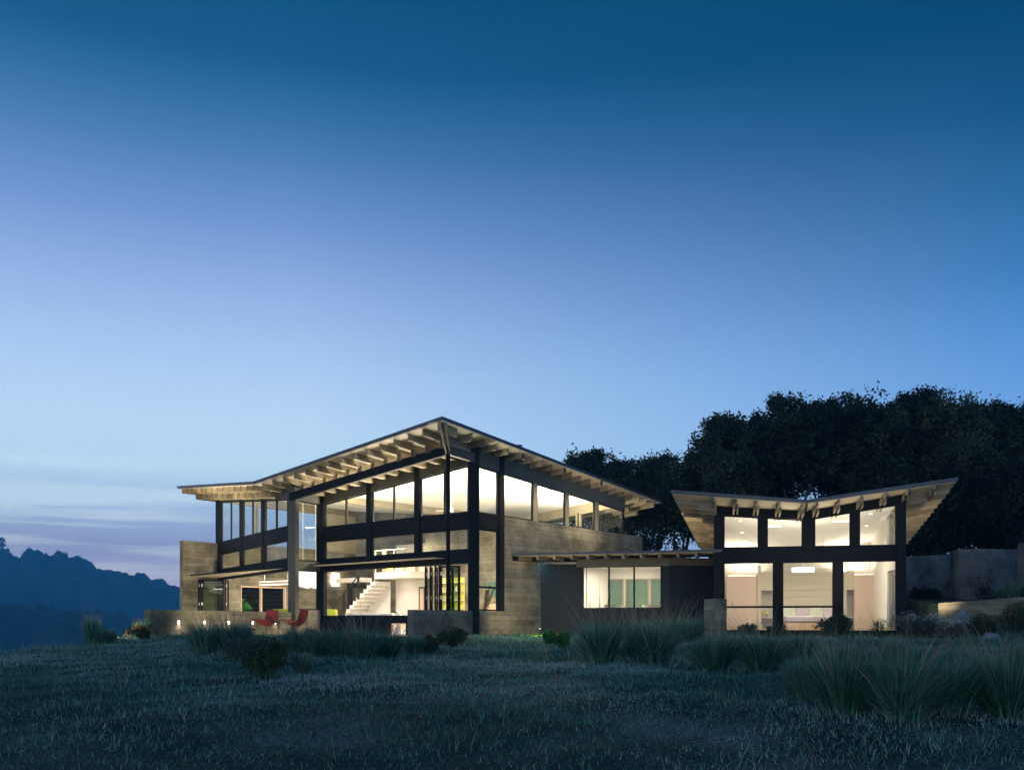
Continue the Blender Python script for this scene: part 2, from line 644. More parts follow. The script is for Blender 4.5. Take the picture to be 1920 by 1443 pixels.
def grid_mesh(name, xs, ys, zf):
    X, Y = np.meshgrid(xs, ys)
    Z = zf(X, Y)
    co = np.stack([X, Y, Z], -1).reshape(-1, 3)
    nx, ny = len(xs), len(ys)
    i = np.arange(nx * ny).reshape(ny, nx)
    q = np.stack([i[:-1, :-1], i[:-1, 1:], i[1:, 1:], i[1:, :-1]], -1).reshape(-1, 4)
    me = bpy.data.meshes.new(name)
    me.vertices.add(len(co))
    me.vertices.foreach_set('co', co.ravel())
    me.loops.add(q.size)
    me.loops.foreach_set('vertex_index', q.ravel().astype(np.int32))
    me.polygons.add(len(q))
    me.polygons.foreach_set('loop_start', (np.arange(len(q)) * 4).astype(np.int32))
    me.update(calc_edges=True)
    me.polygons.foreach_set('use_smooth', np.ones(len(q), bool))
    return me


def ground_mat():
    m, t, b = principled('meadow_soil', (0.05, 0.05, 0.04), 0.95, 0, 0.1)
    tcn = t.new('ShaderNodeTexCoord')
    n1 = t.new('ShaderNodeTexNoise')
    n1.inputs['Scale'].default_value = 0.55
    n1.inputs['Detail'].default_value = 5
    t.link(tcn.outputs['Object'], n1.inputs['Vector'])
    n2 = t.new('ShaderNodeTexNoise')
    n2.inputs['Scale'].default_value = 22
    n2.inputs['Detail'].default_value = 6
    t.link(tcn.outputs['Object'], n2.inputs['Vector'])
    c1 = t.ramp(n1.outputs[0], [(0.38, (0.03, 0.06, 0.045, 1)), (0.52, (0.07, 0.10, 0.08, 1)), (0.66, (0.20, 0.17, 0.16, 1))])
    c2 = t.ramp(n2.outputs[0], [(0.35, (0.45, 0.45, 0.45, 1)), (0.65, (1.5, 1.5, 1.5, 1))])
    t.link(t.mix(1.0, c1, c2, 'MULTIPLY'), b.inputs['Base Color'])
    bp = t.new('ShaderNodeBump')
    bp.inputs['Strength'].default_value = 0.7
    bp.inputs['Distance'].default_value = 0.04
    t.link(n2.outputs[0], bp.inputs['Height'])
    t.link(bp.outputs[0], b.inputs['Normal'])
    return m


M['ground'] = ground_mat()
me = grid_mesh('ground', spaced(-1700, 1700, -18, 22, 0.33), spaced(-60, 1900, 4, 36, 0.3), ground)
tag(add('ground', me, 'ground'), kind='structure')

M['hill'] = noisy('wooded_hill', (0.026, 0.048, 0.034), (0.055, 0.085, 0.060), 0.03, 0.95, bump=0.3)


def hills(name, y0, prof, depth, amp, seed, step):
    """a wooded ridge: the skyline profile is given where it stands, the slope falls towards the house"""
    px = np.array([p for p, _ in prof], float)
    zz_ = np.array([(HY - q) * y0 / F_PX + EYE for _, q in prof])
    xk = (px - CX) / F_PX * y0
    rs = np.random.RandomState(seed)
    ph = rs.rand(10) * 6.28

    def f(X, Y):
        crest = np.interp(X, xk, zz_)
        t = (y0 - Y) / depth
        z = crest - np.where(t > 0, (t ** 1.15) * (crest + 200), (-t) * 40 * 0 + (t * t) * 60)
        bumps = np.zeros_like(X)
        for k, s_ in enumerate((.11, .19, .33, .52, .83)):
            s_ = s_ * 360 / y0
            bumps += np.abs(np.sin(X * s_ + ph[k] + Y * .13 * s_) * np.sin(Y * s_ * 1.3 + ph[k + 5] + X * .07)) * amp / (1 + k * .7)
        return z + bumps - amp * .9
    me_ = grid_mesh(name, np.arange(-y0 * .95, y0 * .25, step), np.arange(y0 - depth, y0 + depth * .3, step * 1.4), f)
    return tag(add(name, me_, 'hill'), kind='structure'), f


hill_far, HF = hills('wooded_hills', 1500, [(-300, 1010), (-100, 1030), (0, 1041), (32, 1046), (60, 1040), (90, 1046), (130, 1062), (155, 1071), (190, 1079), (230, 1082), (262, 1086),
                                           (292, 1100), (315, 1111), (340, 1117), (420, 1128), (600, 1150), (900, 1166), (1200, 1175)], 700, 12.0, 3, 4.5)
hill_near, HN = hills('near_wooded_slope', 720, [(-300, 1100), (0, 1146), (90, 1152), (180, 1160), (260, 1164), (330, 1168), (450, 1172), (700, 1172), (1100, 1185)], 360, 7.5, 5, 4.5)


# ------------------------------------------------------------------ blades, leaves, trees
def raw_mesh(name, co, faces_flat, starts, tint=None, smooth=False):
    me_ = bpy.data.meshes.new(name)
    me_.vertices.add(len(co))
    me_.vertices.foreach_set('co', np.ascontiguousarray(co, np.float32).ravel())
    me_.loops.add(len(faces_flat))
    me_.loops.foreach_set('vertex_index', faces_flat.astype(np.int32))
    me_.polygons.add(len(starts))
    me_.polygons.foreach_set('loop_start', starts.astype(np.int32))
    me_.update(calc_edges=True)
    if tint is not None:
        a = me_.attributes.new('tint', 'FLOAT', 'POINT')
        a.data.foreach_set('value', tint.astype(np.float32))
    return me_


def blades(name, root, az, lean, bend, h, wdt, tint, segs=3):
    """many tapering blades in one mesh. az heading, lean start angle from upright, bend added towards the tip"""
    n = len(h)
    pts = [root]
    cur = root.copy()
    for k in range(segs):
        th = lean + bend * (k + .5) / segs
        st = (h / segs)[:, None]
        cur = cur + np.stack([np.cos(az) * np.sin(th), np.sin(az) * np.sin(th), np.cos(th)], -1) * st
        pts.append(cur)
    sa = az + np.pi / 2 + (nrs.rand(n) - .5) * 1.6
    sd = np.stack([np.cos(sa), np.sin(sa), np.zeros(n)], -1)
    vs = []
    for k in range(segs):
        ww = (wdt * (1 - (k / segs) ** 1.6) / 2)[:, None]
        vs += [pts[k] - sd * ww, pts[k] + sd * ww]
    vs.append(pts[segs])
    per = 2 * segs + 1
    co = np.stack(vs, 1).reshape(-1, 3)
    base = (np.arange(n) * per)[:, None]
    fl = []
    for k in range(segs - 1):
        fl.append(base + np.array([[2 * k, 2 * k + 1, 2 * k + 3, 2 * k + 2]]))
    quads = np.concatenate(fl, 1) if fl else np.zeros((n, 0), int)
    tri = base + np.array([[2 * segs - 2, 2 * segs - 1, 2 * segs]])
    flat = np.concatenate([quads, tri], 1)
    lens = np.array([4] * (segs - 1) + [3])
    offs = np.concatenate([[0], np.cumsum(lens)[:-1]])
    starts = (np.arange(n)[:, None] * lens.sum() + offs[None, :]).ravel()
    return raw_mesh(name, co, flat.ravel(), starts, np.repeat(tint, per))


def leaf_quads(name, c, size, tint, flat=0.0):
    n = len(c)
    a = nrs.normal(size=(n, 3))
    a /= np.linalg.norm(a, axis=1, keepdims=True)
    b = nrs.normal(size=(n, 3))
    b -= (a * b).sum(1, keepdims=True) * a
    b /= np.linalg.norm(b, axis=1, keepdims=True)
    s_ = size[:, None]
    co = np.stack([c - a * s_, c - b * s_ * .55, c + a * s_, c + b * s_ * .55], 1).reshape(-1, 3)
    return raw_mesh(name, co, np.arange(4 * n), np.arange(n) * 4, np.repeat(tint, 4))


M['tussock'] = tinted('deer_grass', [(0.0, (0.012, 0.06, 0.045)), (0.45, (0.065, 0.22, 0.145)), (0.8, (0.23, 0.42, 0.30)), (1.0, (0.52, 0.54, 0.46))], 0.55, 0.2)
M['meadow'] = tinted('meadow_grass', [(0.0, (0.02, 0.09, 0.065)), (0.35, (0.07, 0.22, 0.16)), (0.6, (0.17, 0.36, 0.28)), (0.82, (0.34, 0.43, 0.40)), (1.0, (0.54, 0.54, 0.53))], 0.6, 0.2)
M['grass_lit'] = tinted('painted_lit_grass', [(0.0, (0.04, 0.13, 0.015)), (0.6, (0.09, 0.30, 0.04)), (1.0, (0.26, 0.40, 0.10))], 0.6, 0.3)  # brighter green copy of the grass: lamplight is put into the colour
M['leaf'] = tinted('oak_leaf', [(0.0, (0.006, 0.011, 0.006)), (0.6, (0.020, 0.034, 0.018)), (1.0, (0.06, 0.085, 0.045))], 0.6, 0.08, var=.7)
M['shrub'] = tinted('shrub_leaf', [(0.0, (0.025, 0.045, 0.02)), (0.7, (0.06, 0.09, 0.04)), (1.0, (0.11, 0.14, 0.07))], 0.6, 0.15)
M['greyleaf'] = tinted('grey_green_leaf', [(0.0, (0.06, 0.08, 0.06)), (0.7, (0.11, 0.14, 0.11)), (1.0, (0.18, 0.2, 0.17))], 0.7, 0.15)
M['seed'] = tinted('dry_seed_stalk', [(0.0, (0.16, 0.13, 0.08)), (1.0, (0.40, 0.34, 0.24))], 0.7, 0.2)
M['flower_red'] = tinted('red_orange_petal', [(0.0, (0.45, 0.06, 0.03)), (1.0, (0.65, 0.20, 0.06))], 0.6, 0.3)
M['flower_gold'] = tinted('gold_petal', [(0.0, (0.65, 0.22, 0.03)), (1.0, (0.75, 0.50, 0.08))], 0.6, 0.3)
M['flower_pale'] = tinted('pale_petal', [(0.0, (0.42, 0.38, 0.42)), (1.0, (0.62, 0.58, 0.56))], 0.7, 0.3)
M['flower_blue'] = tinted('lavender_petal', [(0.0, (0.16, 0.12, 0.34)), (1.0, (0.26, 0.2, 0.45))], 0.7, 0.3)
M['greenleaf'] = tinted('bright_leaf', [(0.0, (0.03, 0.16, 0.03)), (1.0, (0.08, 0.32, 0.06))], 0.5, 0.3)


def tussock_mesh(name, n, seed, spread=1.0, h=1.0, wdt=.006, segs=4):
    rs = np.random.RandomState(seed)
    az = rs.rand(n) * 2 * np.pi
    rr = np.abs(rs.normal(size=n)) * .09
    root = np.stack([np.cos(az) * rr, np.sin(az) * rr, np.full(n, -.03)], -1)
    lean = np.abs(rs.normal(size=n)) * .32 * spread + .05
    lean = np.minimum(lean, 1.15)
    bend = rs.rand(n) * .55 + .15 + lean * .5
    hh = h * (.55 + .5 * rs.rand(n)) * (1 - .25 * np.clip(lean - .5, 0, 1))
    tint = np.clip(rs.normal(.42, .28, n), 0, .98)
    return blades(name, root, az + rs.normal(size=n) * .25, lean, bend, hh, np.full(n, wdt) * (.7 + .6 * rs.rand(n)), tint, segs)


def stalk_mesh(name, n, seed, h=1.25, spread=.5):
    rs = np.random.RandomState(seed)
    az = rs.rand(n) * 2 * np.pi
    root = np.stack([np.cos(az) * .06, np.sin(az) * .06, np.zeros(n)], -1)
    return blades(name, root, az, rs.rand(n) * spread + .05, rs.rand(n) * .7 + .1, h * (.8 + .35 * rs.rand(n)), np.full(n, .012), rs.rand(n), 5)


def find_y(px, py):
    """distance at which the ground meets the sight line through a photo point"""
    for y in np.arange(6, 60, .05):
        z = float(ground(ray(px) * y, y))
        if (z - EYE) * F_PX / y > -(py - HY):
            return y
    return 34.0


def gpoint(px, py, y=None):
    y = find_y(px, py) if y is None else y
    x = ray(px) * y
    return x, y, float(ground(x, y))


def crown_leaves(name, lobes, n, leaf, holes=0.0, seed=1, core=0.35):
    """leaf clumps on and inside a cloud of lobes (x, y, z, r); gaps are cut by a wave field so that the sky shows through"""
    rs = np.random.RandomState(seed)
    L = np.array(lobes, float)
    p = L[:, 3] ** 2
    idx = rs.choice(len(L), n, p=p / p.sum())
    d = rs.normal(size=(n, 3))
    d /= np.linalg.norm(d, axis=1, keepdims=True)
    # most leaves sit in small sprays on the lobes, which makes the outline ragged
    nsub = 16
    subd = rs.normal(size=(len(L), nsub, 3))
    subd /= np.linalg.norm(subd, axis=2, keepdims=True)
    r = L[idx, 3] * (core + (1 - core) * rs.rand(n) ** .6)
    # ragged outline: every lobe carries sprays that stick out
    spr = 1 + .16 * np.sin(d[:, 0] * 9 + idx) * np.sin(d[:, 2] * 11 + idx * 2.1) + .1 * rs.rand(n) ** 3
    c = L[idx, :3] + d * (r * spr)[:, None] * np.array([1, 1, .85])
    on = rs.rand(n) < .62
    sub = L[idx, :3] + subd[idx, rs.randint(0, nsub, n)] * (L[idx, 3] * 1.05)[:, None] * np.array([1, 1, .9]) + rs.normal(size=(n, 3)) * (L[idx, 3] * .17)[:, None]
    c = np.where(on[:, None], sub, c)
    if holes:
        f = np.sin(c[:, 0] * 1.9 + seed) * np.sin(c[:, 2] * 2.3 + seed * 2) + .6 * np.sin(c[:, 0] * 4.3 + c[:, 2] * 3.7) + .35 * rs.normal(size=n)
        hz_ = (c[:, 2] - c[:, 2].min()) / (np.ptp(c[:, 2]) + 1e-6)
        c = c[f > -1.3 + holes * (.6 + 1.1 * hz_)]
    # twig-scale clumping
    k = len(c)
    tint = np.clip(.45 + .25 * np.sin(c[:, 0] * 2.2 + c[:, 1]) * np.sin(c[:, 2] * 2.6) + .09 * rs.normal(size=k), 0, 1)
    return leaf_quads(name, c, leaf * (.6 + .8 * rs.rand(k)), tint)


def make_tree(label, x, y, gz, lobes, n, leaf, limbs, holes=0.0, seed=1, trunk_r=.3, group=None, name='oak_tree', core=.35):
    """lobes are relative to (x, y, gz); limbs are lists of points, also relative"""
    t = thing(name, label, 'tree', (x, y, gz), 0, group)
    add('crown', crown_leaves('crown', lobes, n, leaf, holes, seed, core), 'leaf', t, local=True)
    for i, lm in enumerate(limbs):
        r0 = trunk_r if i == 0 else trunk_r * .5
        rr = [r0 * (1 - .7 * k / (len(lm) - 1)) for k in range(len(lm))]
        add('trunk' if i == 0 else 'limb', MB().tube(lm, rr, 8), 'bark', t, smooth=True, local=True)
    return t

# ------------------------------------------------------------------ main pavilion
C, D, E_, F_ = (-1.375, 33.0), (-7.656, 38.49), (-8.578, 37.48), (-14.06, 45.78)
G, H = (4.83, 41.2), (-8.62, 52.96)
SILL, BAND0, LOW0, HEAD = 4.22, 3.69, 2.93, 2.50
main = thing('main_pavilion', 'two-storey glazed house pavilion with butterfly roof, board-formed concrete and a tall prow over the corner', 'house', (-3, 41, 0))
R1 = lambda x, y: 9.963 + .0264 * x - .099 * y
R2 = lambda x, y: 2.909 - .0871 * x + .0578 * y
RT = lambda x, y: max(R1(x, y), R2(x, y))
T, V, WW, Q = (-2.2, 30.23), (-10.15, 37.66), (6.68, 42.9), (2.33, 46.7)
LL, L2 = (-15.95, 45.7), (-7.97, 55.7)
TH = .12

wAB = Wall(C, D)          # middle wall
wDE = Wall(D, E_)         # return
wEF = Wall(E_, F_)        # dining bay
wCG = Wall(C, G)          # long right wall
wFH = Wall(F_, H)
wGH = Wall(G, H)

# roof: two folded planes, metal on top, painted deck below
rb = MB()
slab([T, V, Q, WW], lambda x, y: R1(x, y) - .10, R1, rb)
roof = add('roof', rb, 'metal_roof', main)
add('roof_wing', slab([V, LL, L2, Q], lambda x, y: R2(x, y) - .10, R2), 'metal_roof', main, label='left roof plane rising from the valley')
ins = lambda poly, k=.03: [(x + (sum(a for a, _ in poly) / len(poly) - x) * k / 6, y + (sum(b for _, b in poly) / len(poly) - y) * k / 6) for x, y in poly]
add('soffit', slab(ins([T, V, Q, WW]), lambda x, y: R1(x, y) - TH, lambda x, y: R1(x, y) - .101), 'soffit', roof)
add('soffit', slab(ins([V, LL, L2, Q]), lambda x, y: R2(x, y) - TH, lambda x, y: R2(x, y) - .101), 'soffit', roof)
# roof hatch that breaks the skyline
hx, hy = 0.05, 34.6
add('roof_vent', box(hx - .32, hx + .32, hy - .3, hy + .3, R1(hx, hy) - .02, R1(hx, hy) + .24), 'metal_roof', roof)

uA, uB = Vector((-.753, .658)), Vector((.6036, .7973))


def rafter(parent, p, d, L, zf, dk=1.0, inset=.22, step=.9):
    """a long upper joist and a shorter pair of boards clasping it from below, all under the deck"""
    d = Vector(d).normalized()
    p = Vector(p)
    if L < inset + .3:
        return
    a, b = p + d * inset, p + d * L
    z = lambda q, k: zf(q.x, q.y) - TH - k
    add('rafter', prism(a, b, (z(a, .20 * dk), z(b, .20 * dk)), (z(a, -.004), z(b, -.004)), -.032, .032), 'rafter', parent)
    if L > step + inset + .2:
        a = p + d * (inset + step)
        for s_ in (-1, 1):
            t0, t1 = (.034, .092) if s_ > 0 else (-.092, -.034)
            add('rafter_board', prism(a, b, (z(a, .40 * dk), z(b, .40 * dk)), (z(a, .14 * dk), z(b, .14 * dk)), t0, t1), 'rafter', parent)


def first(p, d, segs):
    hs = [hit(p, d, a, b) for a, b in segs]
    hs = [h for h in hs if h]
    return min(hs) if hs else None


Tv, Vv, Wv, Lv = Vector(T), Vector(V), Vector(WW), Vector(LL)
n_ = 15
for i in range(1, n_ + 1):
    p = Tv.lerp(Vv, (i - .45) / n_)
    L = first(p, uB, [(T, C), (C, D), (E_, F_)])
    rafter(roof, p, uB, (L or 3) + .1, RT)
n_ = 22
for i in range(1, n_ + 1):
    p = Tv.lerp(Wv, (i - .45) / n_)
    L = first(p, uA, [(T, C), (C, G)])
    rafter(roof, p, uA, (L or 1.9) + .1, R1)
n_ = 14
for i in range(1, n_ + 1):
    p = Vv.lerp(Lv, (i - .3) / n_)
    L = first(p, uB, [(E_, F_)])
    rafter(roof, p, uB, min(L or 6.5, 6.5) + .1, RT, step=.8)

add('ceiling', slab([(-1.36, 33.2), (-7.45, 38.5), (-7.9, 39.29), (0.3, 45.2), (4.7, 41.15)], lambda x, y: R1(x, y) - TH - .03, lambda x, y: R1(x, y) - TH - .004), 'ceiling', main)
add('ceiling', slab([(-7.9, 39.29), (-8.5, 37.75), (-13.85, 45.8), (-8.65, 52.7), (0.3, 45.2)], lambda x, y: R2(x, y) - TH - .03, lambda x, y: R2(x, y) - TH - .004), 'ceiling', main)
# steel: corner column, inner columns, posts
def col(wl, u0, u1, zb, zt, t0=-.14, t1=.03, mat='steel', name='column'):
    return add(name, wl.solid(u0, u1, zb, zt, t0, t1), mat, main)


def ztop(wl, u, f=RT, k=.0):
    x, y = wl.p(u)
    return f(x, y) - TH - k


add('column', prism((C[0] - .13, C[1] - .02), (C[0] + .25, C[1] + .02), -.3, 6.50, -.02, .24), 'steel', main)
for wl, pxs in ((wAB, ((687.5, 696.5), (777.5, 787), (598, 608))), (wEF, ((450, 453.5), (490.5, 494.5), (405.5, 412.5))), (wCG, ((935.5, 944.5),))):
    for a, b in pxs:
        u0, u1 = sorted((wl.u(a), wl.u(b)))
        zb = HEAD if (wl is wEF and a > 420) or (wl is wAB and a > 610) else (-1.5 if wl is wEF else -.3)
        if wl is wCG:
            zb = .83
        add('column' if zb < 2 else 'post', wl.solid(u0, u1, zb, (ztop(wl, u0), ztop(wl, u1)), -.14, .035), 'steel', main)
add('column', prism((E_[0] - .10, E_[1] + .02), (E_[0] + .20, E_[1] - .05), -.3, 5.72, -.16, .16), 'olive', main, label='square olive grey column at the dining bay corner')


def facade(wl, upper, lower, f, ux0, ux1, dtop, bandmat='steel'):
    """raked clerestory windows over a solid band and a low row of windows"""
    a, b = sorted((wl.u(ux0), wl.u(ux1)))
    add('wall_band', wl.solid(a, b, BAND0, SILL, -.10, 0.0), bandmat, main)
    add('header', wl.solid(a, b, (ztop(wl, a, f, dtop), ztop(wl, b, f, dtop)), (ztop(wl, a, f, -.02), ztop(wl, b, f, -.02)), -.10, .012), 'olive', main)
    for x0, x1, mu in upper:
        u0, u1 = wl.u(x0), wl.u(x1)
        window(main, wl, u0, u1, SILL, ztop(wl, u0, f, dtop), ztop(wl, u1, f, dtop), .045, [wl.u(m) for m in mu])
    for x0, x1 in lower:
        window(main, wl, wl.u(x0), wl.u(x1), LOW0, BAND0, None, .05)


facade(wAB, [(608, 687.5, (647.5,)), (696.5, 777.5, (737,)), (787, 877, (832,))], [(608, 687.5), (696.5, 777.5), (787, 877)], R1, 600, 878, .68)
facade(wEF, [(412.5, 450, (431.5,)), (453.5, 490.5, (472,)), (494.5, 538, (516.5,))], [(412.5, 450), (453.5, 490.5), (494.5, 538)], R2, 408, 540, .46, 'steel')
# header strip above the folding doors
for wl, a, b in ((wAB, 600, 878), (wEF, 408, 540)):
    u0, u1 = sorted((wl.u(a), wl.u(b)))
    add('door_header', wl.solid(u0, u1, HEAD, LOW0, -.12, .01), 'steel', main)
    add('door_track', wl.solid(u0, u1, HEAD - .05, HEAD, -.09, -.02), 'black', main)
# thin projecting blades over the doors
u0, u1 = sorted((wAB.u(602), wAB.u(836)))
cn = add('canopy', wAB.solid(u0, u1, 2.70, 2.74, .01, .55), 'steel', main)
add('canopy_soffit', wAB.solid(u0 + .02, u1 - .02, 2.685, 2.699, .02, .53), 'soffit', cn)
cn = add('canopy', slab([(E_[0] - .25, E_[1] + .05), (-14.6, 43.5), (-14.4, 45.6), (F_[0] + .0, F_[1] - .2)], 2.56, 2.62), 'steel', main)
add('canopy_soffit', slab([(E_[0] - .5, E_[1] + .3), (-14.5, 43.6), (-14.3, 45.5), (F_[0] + .0, F_[1] - .3)], 2.545, 2.559), 'soffit', cn)

# return wall D-E: one tall window over one low one, plaster below
u0, u1 = sorted((wDE.u(556), wDE.u(597.5)))
ztd = lambda u: ztop(wDE, u, R1, .66)
add('header', wDE.solid(0, wDE.L, (ztd(0), ztd(wDE.L)), (ztop(wDE, 0, RT), ztop(wDE, wDE.L, RT)), -.10, .01), 'olive', main)
window(main, wDE, u0, u1, LOW0 - .08, ztd(u0), ztd(u1), .05)
window(main, wDE, u0, u1, .93, HEAD, None, .05)
add('wall_band', wDE.solid(0, wDE.L, HEAD, LOW0 - .08, -.12, .0), 'olive', main)
add('parapet', wDE.solid(0.02, wDE.L - .1, -.4, .93, -.12, .0), 'concrete', main)

# long right wall: narrow glazed bay, then concrete with a raked clerestory
a, b = wCG.u(897), wCG.u(935.5)
zc = lambda u: ztop(wCG, u, R1, .66)
add('header', wCG.solid(.12, wCG.L, (zc(.12), zc(wCG.L)), (ztop(wCG, .12, R1, -.02), ztop(wCG, wCG.L, R1, -.02)), -.12, .012), 'olive', main)
add('wall_band', wCG.solid(a, b, BAND0, SILL, -.10, 0), 'steel', main)
window(main, wCG, a, b, SILL, zc(a), zc(b), .05)
window(main, wCG, a, b, .84, BAND0, None, .05, rails=(1.66,))
pp = [(945, 1000), (1009, 1060), (1067.5, 1116), (1123, 1169)]
for i, (x0, x1) in enumerate(pp):
    u0, u1 = wCG.u(x0) - .02, wCG.u(x1) + .02
    window(main, wCG, u0, u1, SILL + .005, zc(u0), zc(u1), .04, mat='steel')
    u2 = wCG.u(pp[i + 1][0]) - .02 if i < 3 else wCG.L
    add('post', wCG.solid(u1, u2, SILL + .004, (zc(u1) + .05, zc(u2) + .05), -.13, .0), 'tanframe' if i < 3 else 'steel', main)
uend = wCG.u(1203)
add('concrete_wall', wCG.solid(wCG.u(944.5), uend, -.9, SILL, -.24, .03), 'concrete', main)
add('concrete_wall', wCG.solid(-2.386 * 1.2546, wCG.u(944.5), -.9, .83, -.21, .03), 'concrete', main, label='low parapet in front of the folded doors')
# corner post that carries the prow, standing on the parapet
P = (-2.13, 32.0)
add('prow_post', MB().tube([(P[0], P[1], .83), (P[0], P[1], 6.16)], .07, 12), 'steel', main, smooth=True)
# the big raking beam from the bay column to the post, and back to the corner column
zb = lambda p, k: R1(*p) - TH - .31 - k
Eb = (E_[0] - .05, E_[1] - .12)
add('beam', prism(Eb, P, (5.16, zb(P, .30)), (5.46, zb(P, .0)), -.07, .07), 'steel', main)
add('beam', prism(P, (C[0] + .05, C[1]), (zb(P, .30), zb(C, .30)), (zb(P, 0), zb(C, 0)), -.07, .07), 'olive', main)
# light struts that run out to the tip
for k in (-1, 1):
    q = Vector((P[0] + .05 * k, P[1] - .05))
    e = Vector((T[0] + .09 * k, T[1] + .25))
    add('strut', prism(q, e, (6.02, RT(*e) - TH - .12), (6.18, RT(*e) - TH), -.03, .03), 'rafter', main)

# far walls and the outer concrete wall of the dining bay
dz = 2.25
uo0, uo1 = wFH.u(449), wFH.u(535)
wall_end = -1.95
add('concrete_wall', wFH.solid(wall_end, uo0, -3.5, SILL, -.12, .12), 'concrete', main)
add('concrete_wall', wFH.solid(uo0, uo1, dz, SILL, -.12, .12), 'concrete', main)
add('concrete_wall', wFH.solid(uo1, wFH.L, -.5, SILL, -.12, .12), 'concrete', main)
window(main, wFH, uo0, uo1, .02, dz, None, .07, mull=(uo0 + 1.28,), mat='pinkwood', t0=-.08, t1=.08, name='sliding_door')
hF = lambda u: ztop(wFH, u, R2, .35)
add('header', wFH.solid(0, wFH.L, (hF(0), hF(wFH.L)), (ztop(wFH, 0, R2), ztop(wFH, wFH.L, R2)), -.08, .08), 'tanframe', main)
k = 4
for i in range(k):
    u0, u1 = wFH.L * i / k + .05, wFH.L * (i + 1) / k - .05
    if i == 3:
        add('plaster_wall', wFH.solid(u0 - .05, u1 + .05, SILL + .003, (hF(u0 - .05), hF(u1 + .05)), -.1, .1), 'beige', main)
        continue
    window(main, wFH, u0, u1, SILL + .003, hF(u0), hF(u1), .09, mat='tanframe', t0=-.06, t1=.06)
add('plaster_wall', wGH.solid(0, 4.9, -.3, 3.3, -.12, .12), 'plaster', main)
add('plaster_wall', wGH.solid(4.9, 7.0, -.3, (ztop(wGH, 4.9), ztop(wGH, 7.0)), -.12, .12), 'beige', main)
add('plaster_wall', wGH.solid(7.0, wGH.L, -.3, (ztop(wGH, 7.0), ztop(wGH, wGH.L)), -.12, .12), 'concrete', main)
hG = lambda u: ztop(wGH, u, RT, .35)
for i in range(2):
    u0, u1 = 2.45 * i + .05, 2.45 * (i + 1) - .05
    window(main, wGH, u0, u1, 3.3, hG(u0), hG(u1), .09, mat='tanframe', t0=-.06, t1=.06)
    add('header', wGH.solid(u0 - .05, u1 + .05, (hG(u0), hG(u1)), (ztop(wGH, u0, RT), ztop(wGH, u1, RT)), -.08, .08), 'tanframe', main)

# floor, and the ceiling beam that follows the roof valley
add('floor_slab', slab([(C[0] - .05, C[1] + .1), (G[0] - .1, G[1] - .05), H, (F_[0] + .1, F_[1] + .05), (E_[0] - .1, E_[1] + .15), (D[0] + .05, D[1] + .1)], -.35, 0.0), 'floor', main)
vv = lambda s_: (V[0] + 1.38 * s_, V[1] + s_)
a, b = vv(1.3), vv(7.3)
add('valley_beam', prism(a, b, (RT(*a) - TH - .30, RT(*b) - TH - .30), (RT(*a) - TH - .02, RT(*b) - TH - .02), -.1, .1), 'tanframe', main)

# interior cross wall: white plaster behind the stair, board-formed concrete to the right
wX = Wall((3.12, 39.05), (-7.2, 48.07))
ux = wX.u(797)
add('concrete_wall', wX.solid(.05, ux, 0, (4.25, 5.0), -.2, 0), 'concrete', main)
add('plaster_wall', wX.solid(ux, wX.u(742), 0, 2.75, -.2, 0), 'plaster', main)
add('plaster_wall', wX.solid(wX.u(742), wX.u(668), 0, (2.45, .05), .34, .40), 'plaster', main)
# leaf of the closet door at the end of the plaster wall
dr = add('door', wX.solid(wX.u(797) + .06, wX.u(788), 0.01, 2.06, .005, .04), 'pinkwood', main)
add('door_frame', ring_mesh(wX, wX.u(797) - .02, wX.u(786.5), .0, 2.14, 2.14, .07, .005, .05), 'olive', dr)

# stair along the plaster wall
st = thing('staircase', 'straight open stair of pale block treads rising in front of the white wall', 'staircase', (*wX.p(wX.u(700), .8), 0))
ut, ub = wX.u(741), wX.u(653) - .2
NS = 13
for i in range(NS):
    ua = ub + (ut - ub) * i / NS
    uc = ub + (ut - ub) * (i + 1.12) / NS
    z1 = 2.6 * (i + 1) / (NS + 1)
    add('tread', wX.solid(ua, uc, z1 - .19, z1, .35, 1.35), 'white', st)
zr_ = lambda u: 2.6 * (u - ub) / (ut - ub) + .95
rl = thing('stair_railing', 'dark steel railing with thin slanting cables beside the pale stair treads', 'railing', (*wX.p(wX.u(690), 1.4), 0))
pt = lambda u, z, t=1.42: (*wX.p(u, t), z)
add('handrail', MB().tube([pt(ub, .9), pt(ut + (ub - ut) * .25, zr_(ut + (ub - ut) * .25)), pt(ut, zr_(ut))], .03, 6), 'black', rl)
for k in range(4):
    u = ub + (ut - ub) * (.04 + .32 * k)
    add('baluster', wX.solid(u - .045, u + .045, zr_(u) - 1.15, zr_(u), 1.38, 1.45), 'black', rl)
for k in range(8):
    add('cable', MB().tube([pt(ub, .9 - .1 * (k + 1)), pt(ut, zr_(ut) - .1 * (k + 1))], .009, 4), 'black', rl)

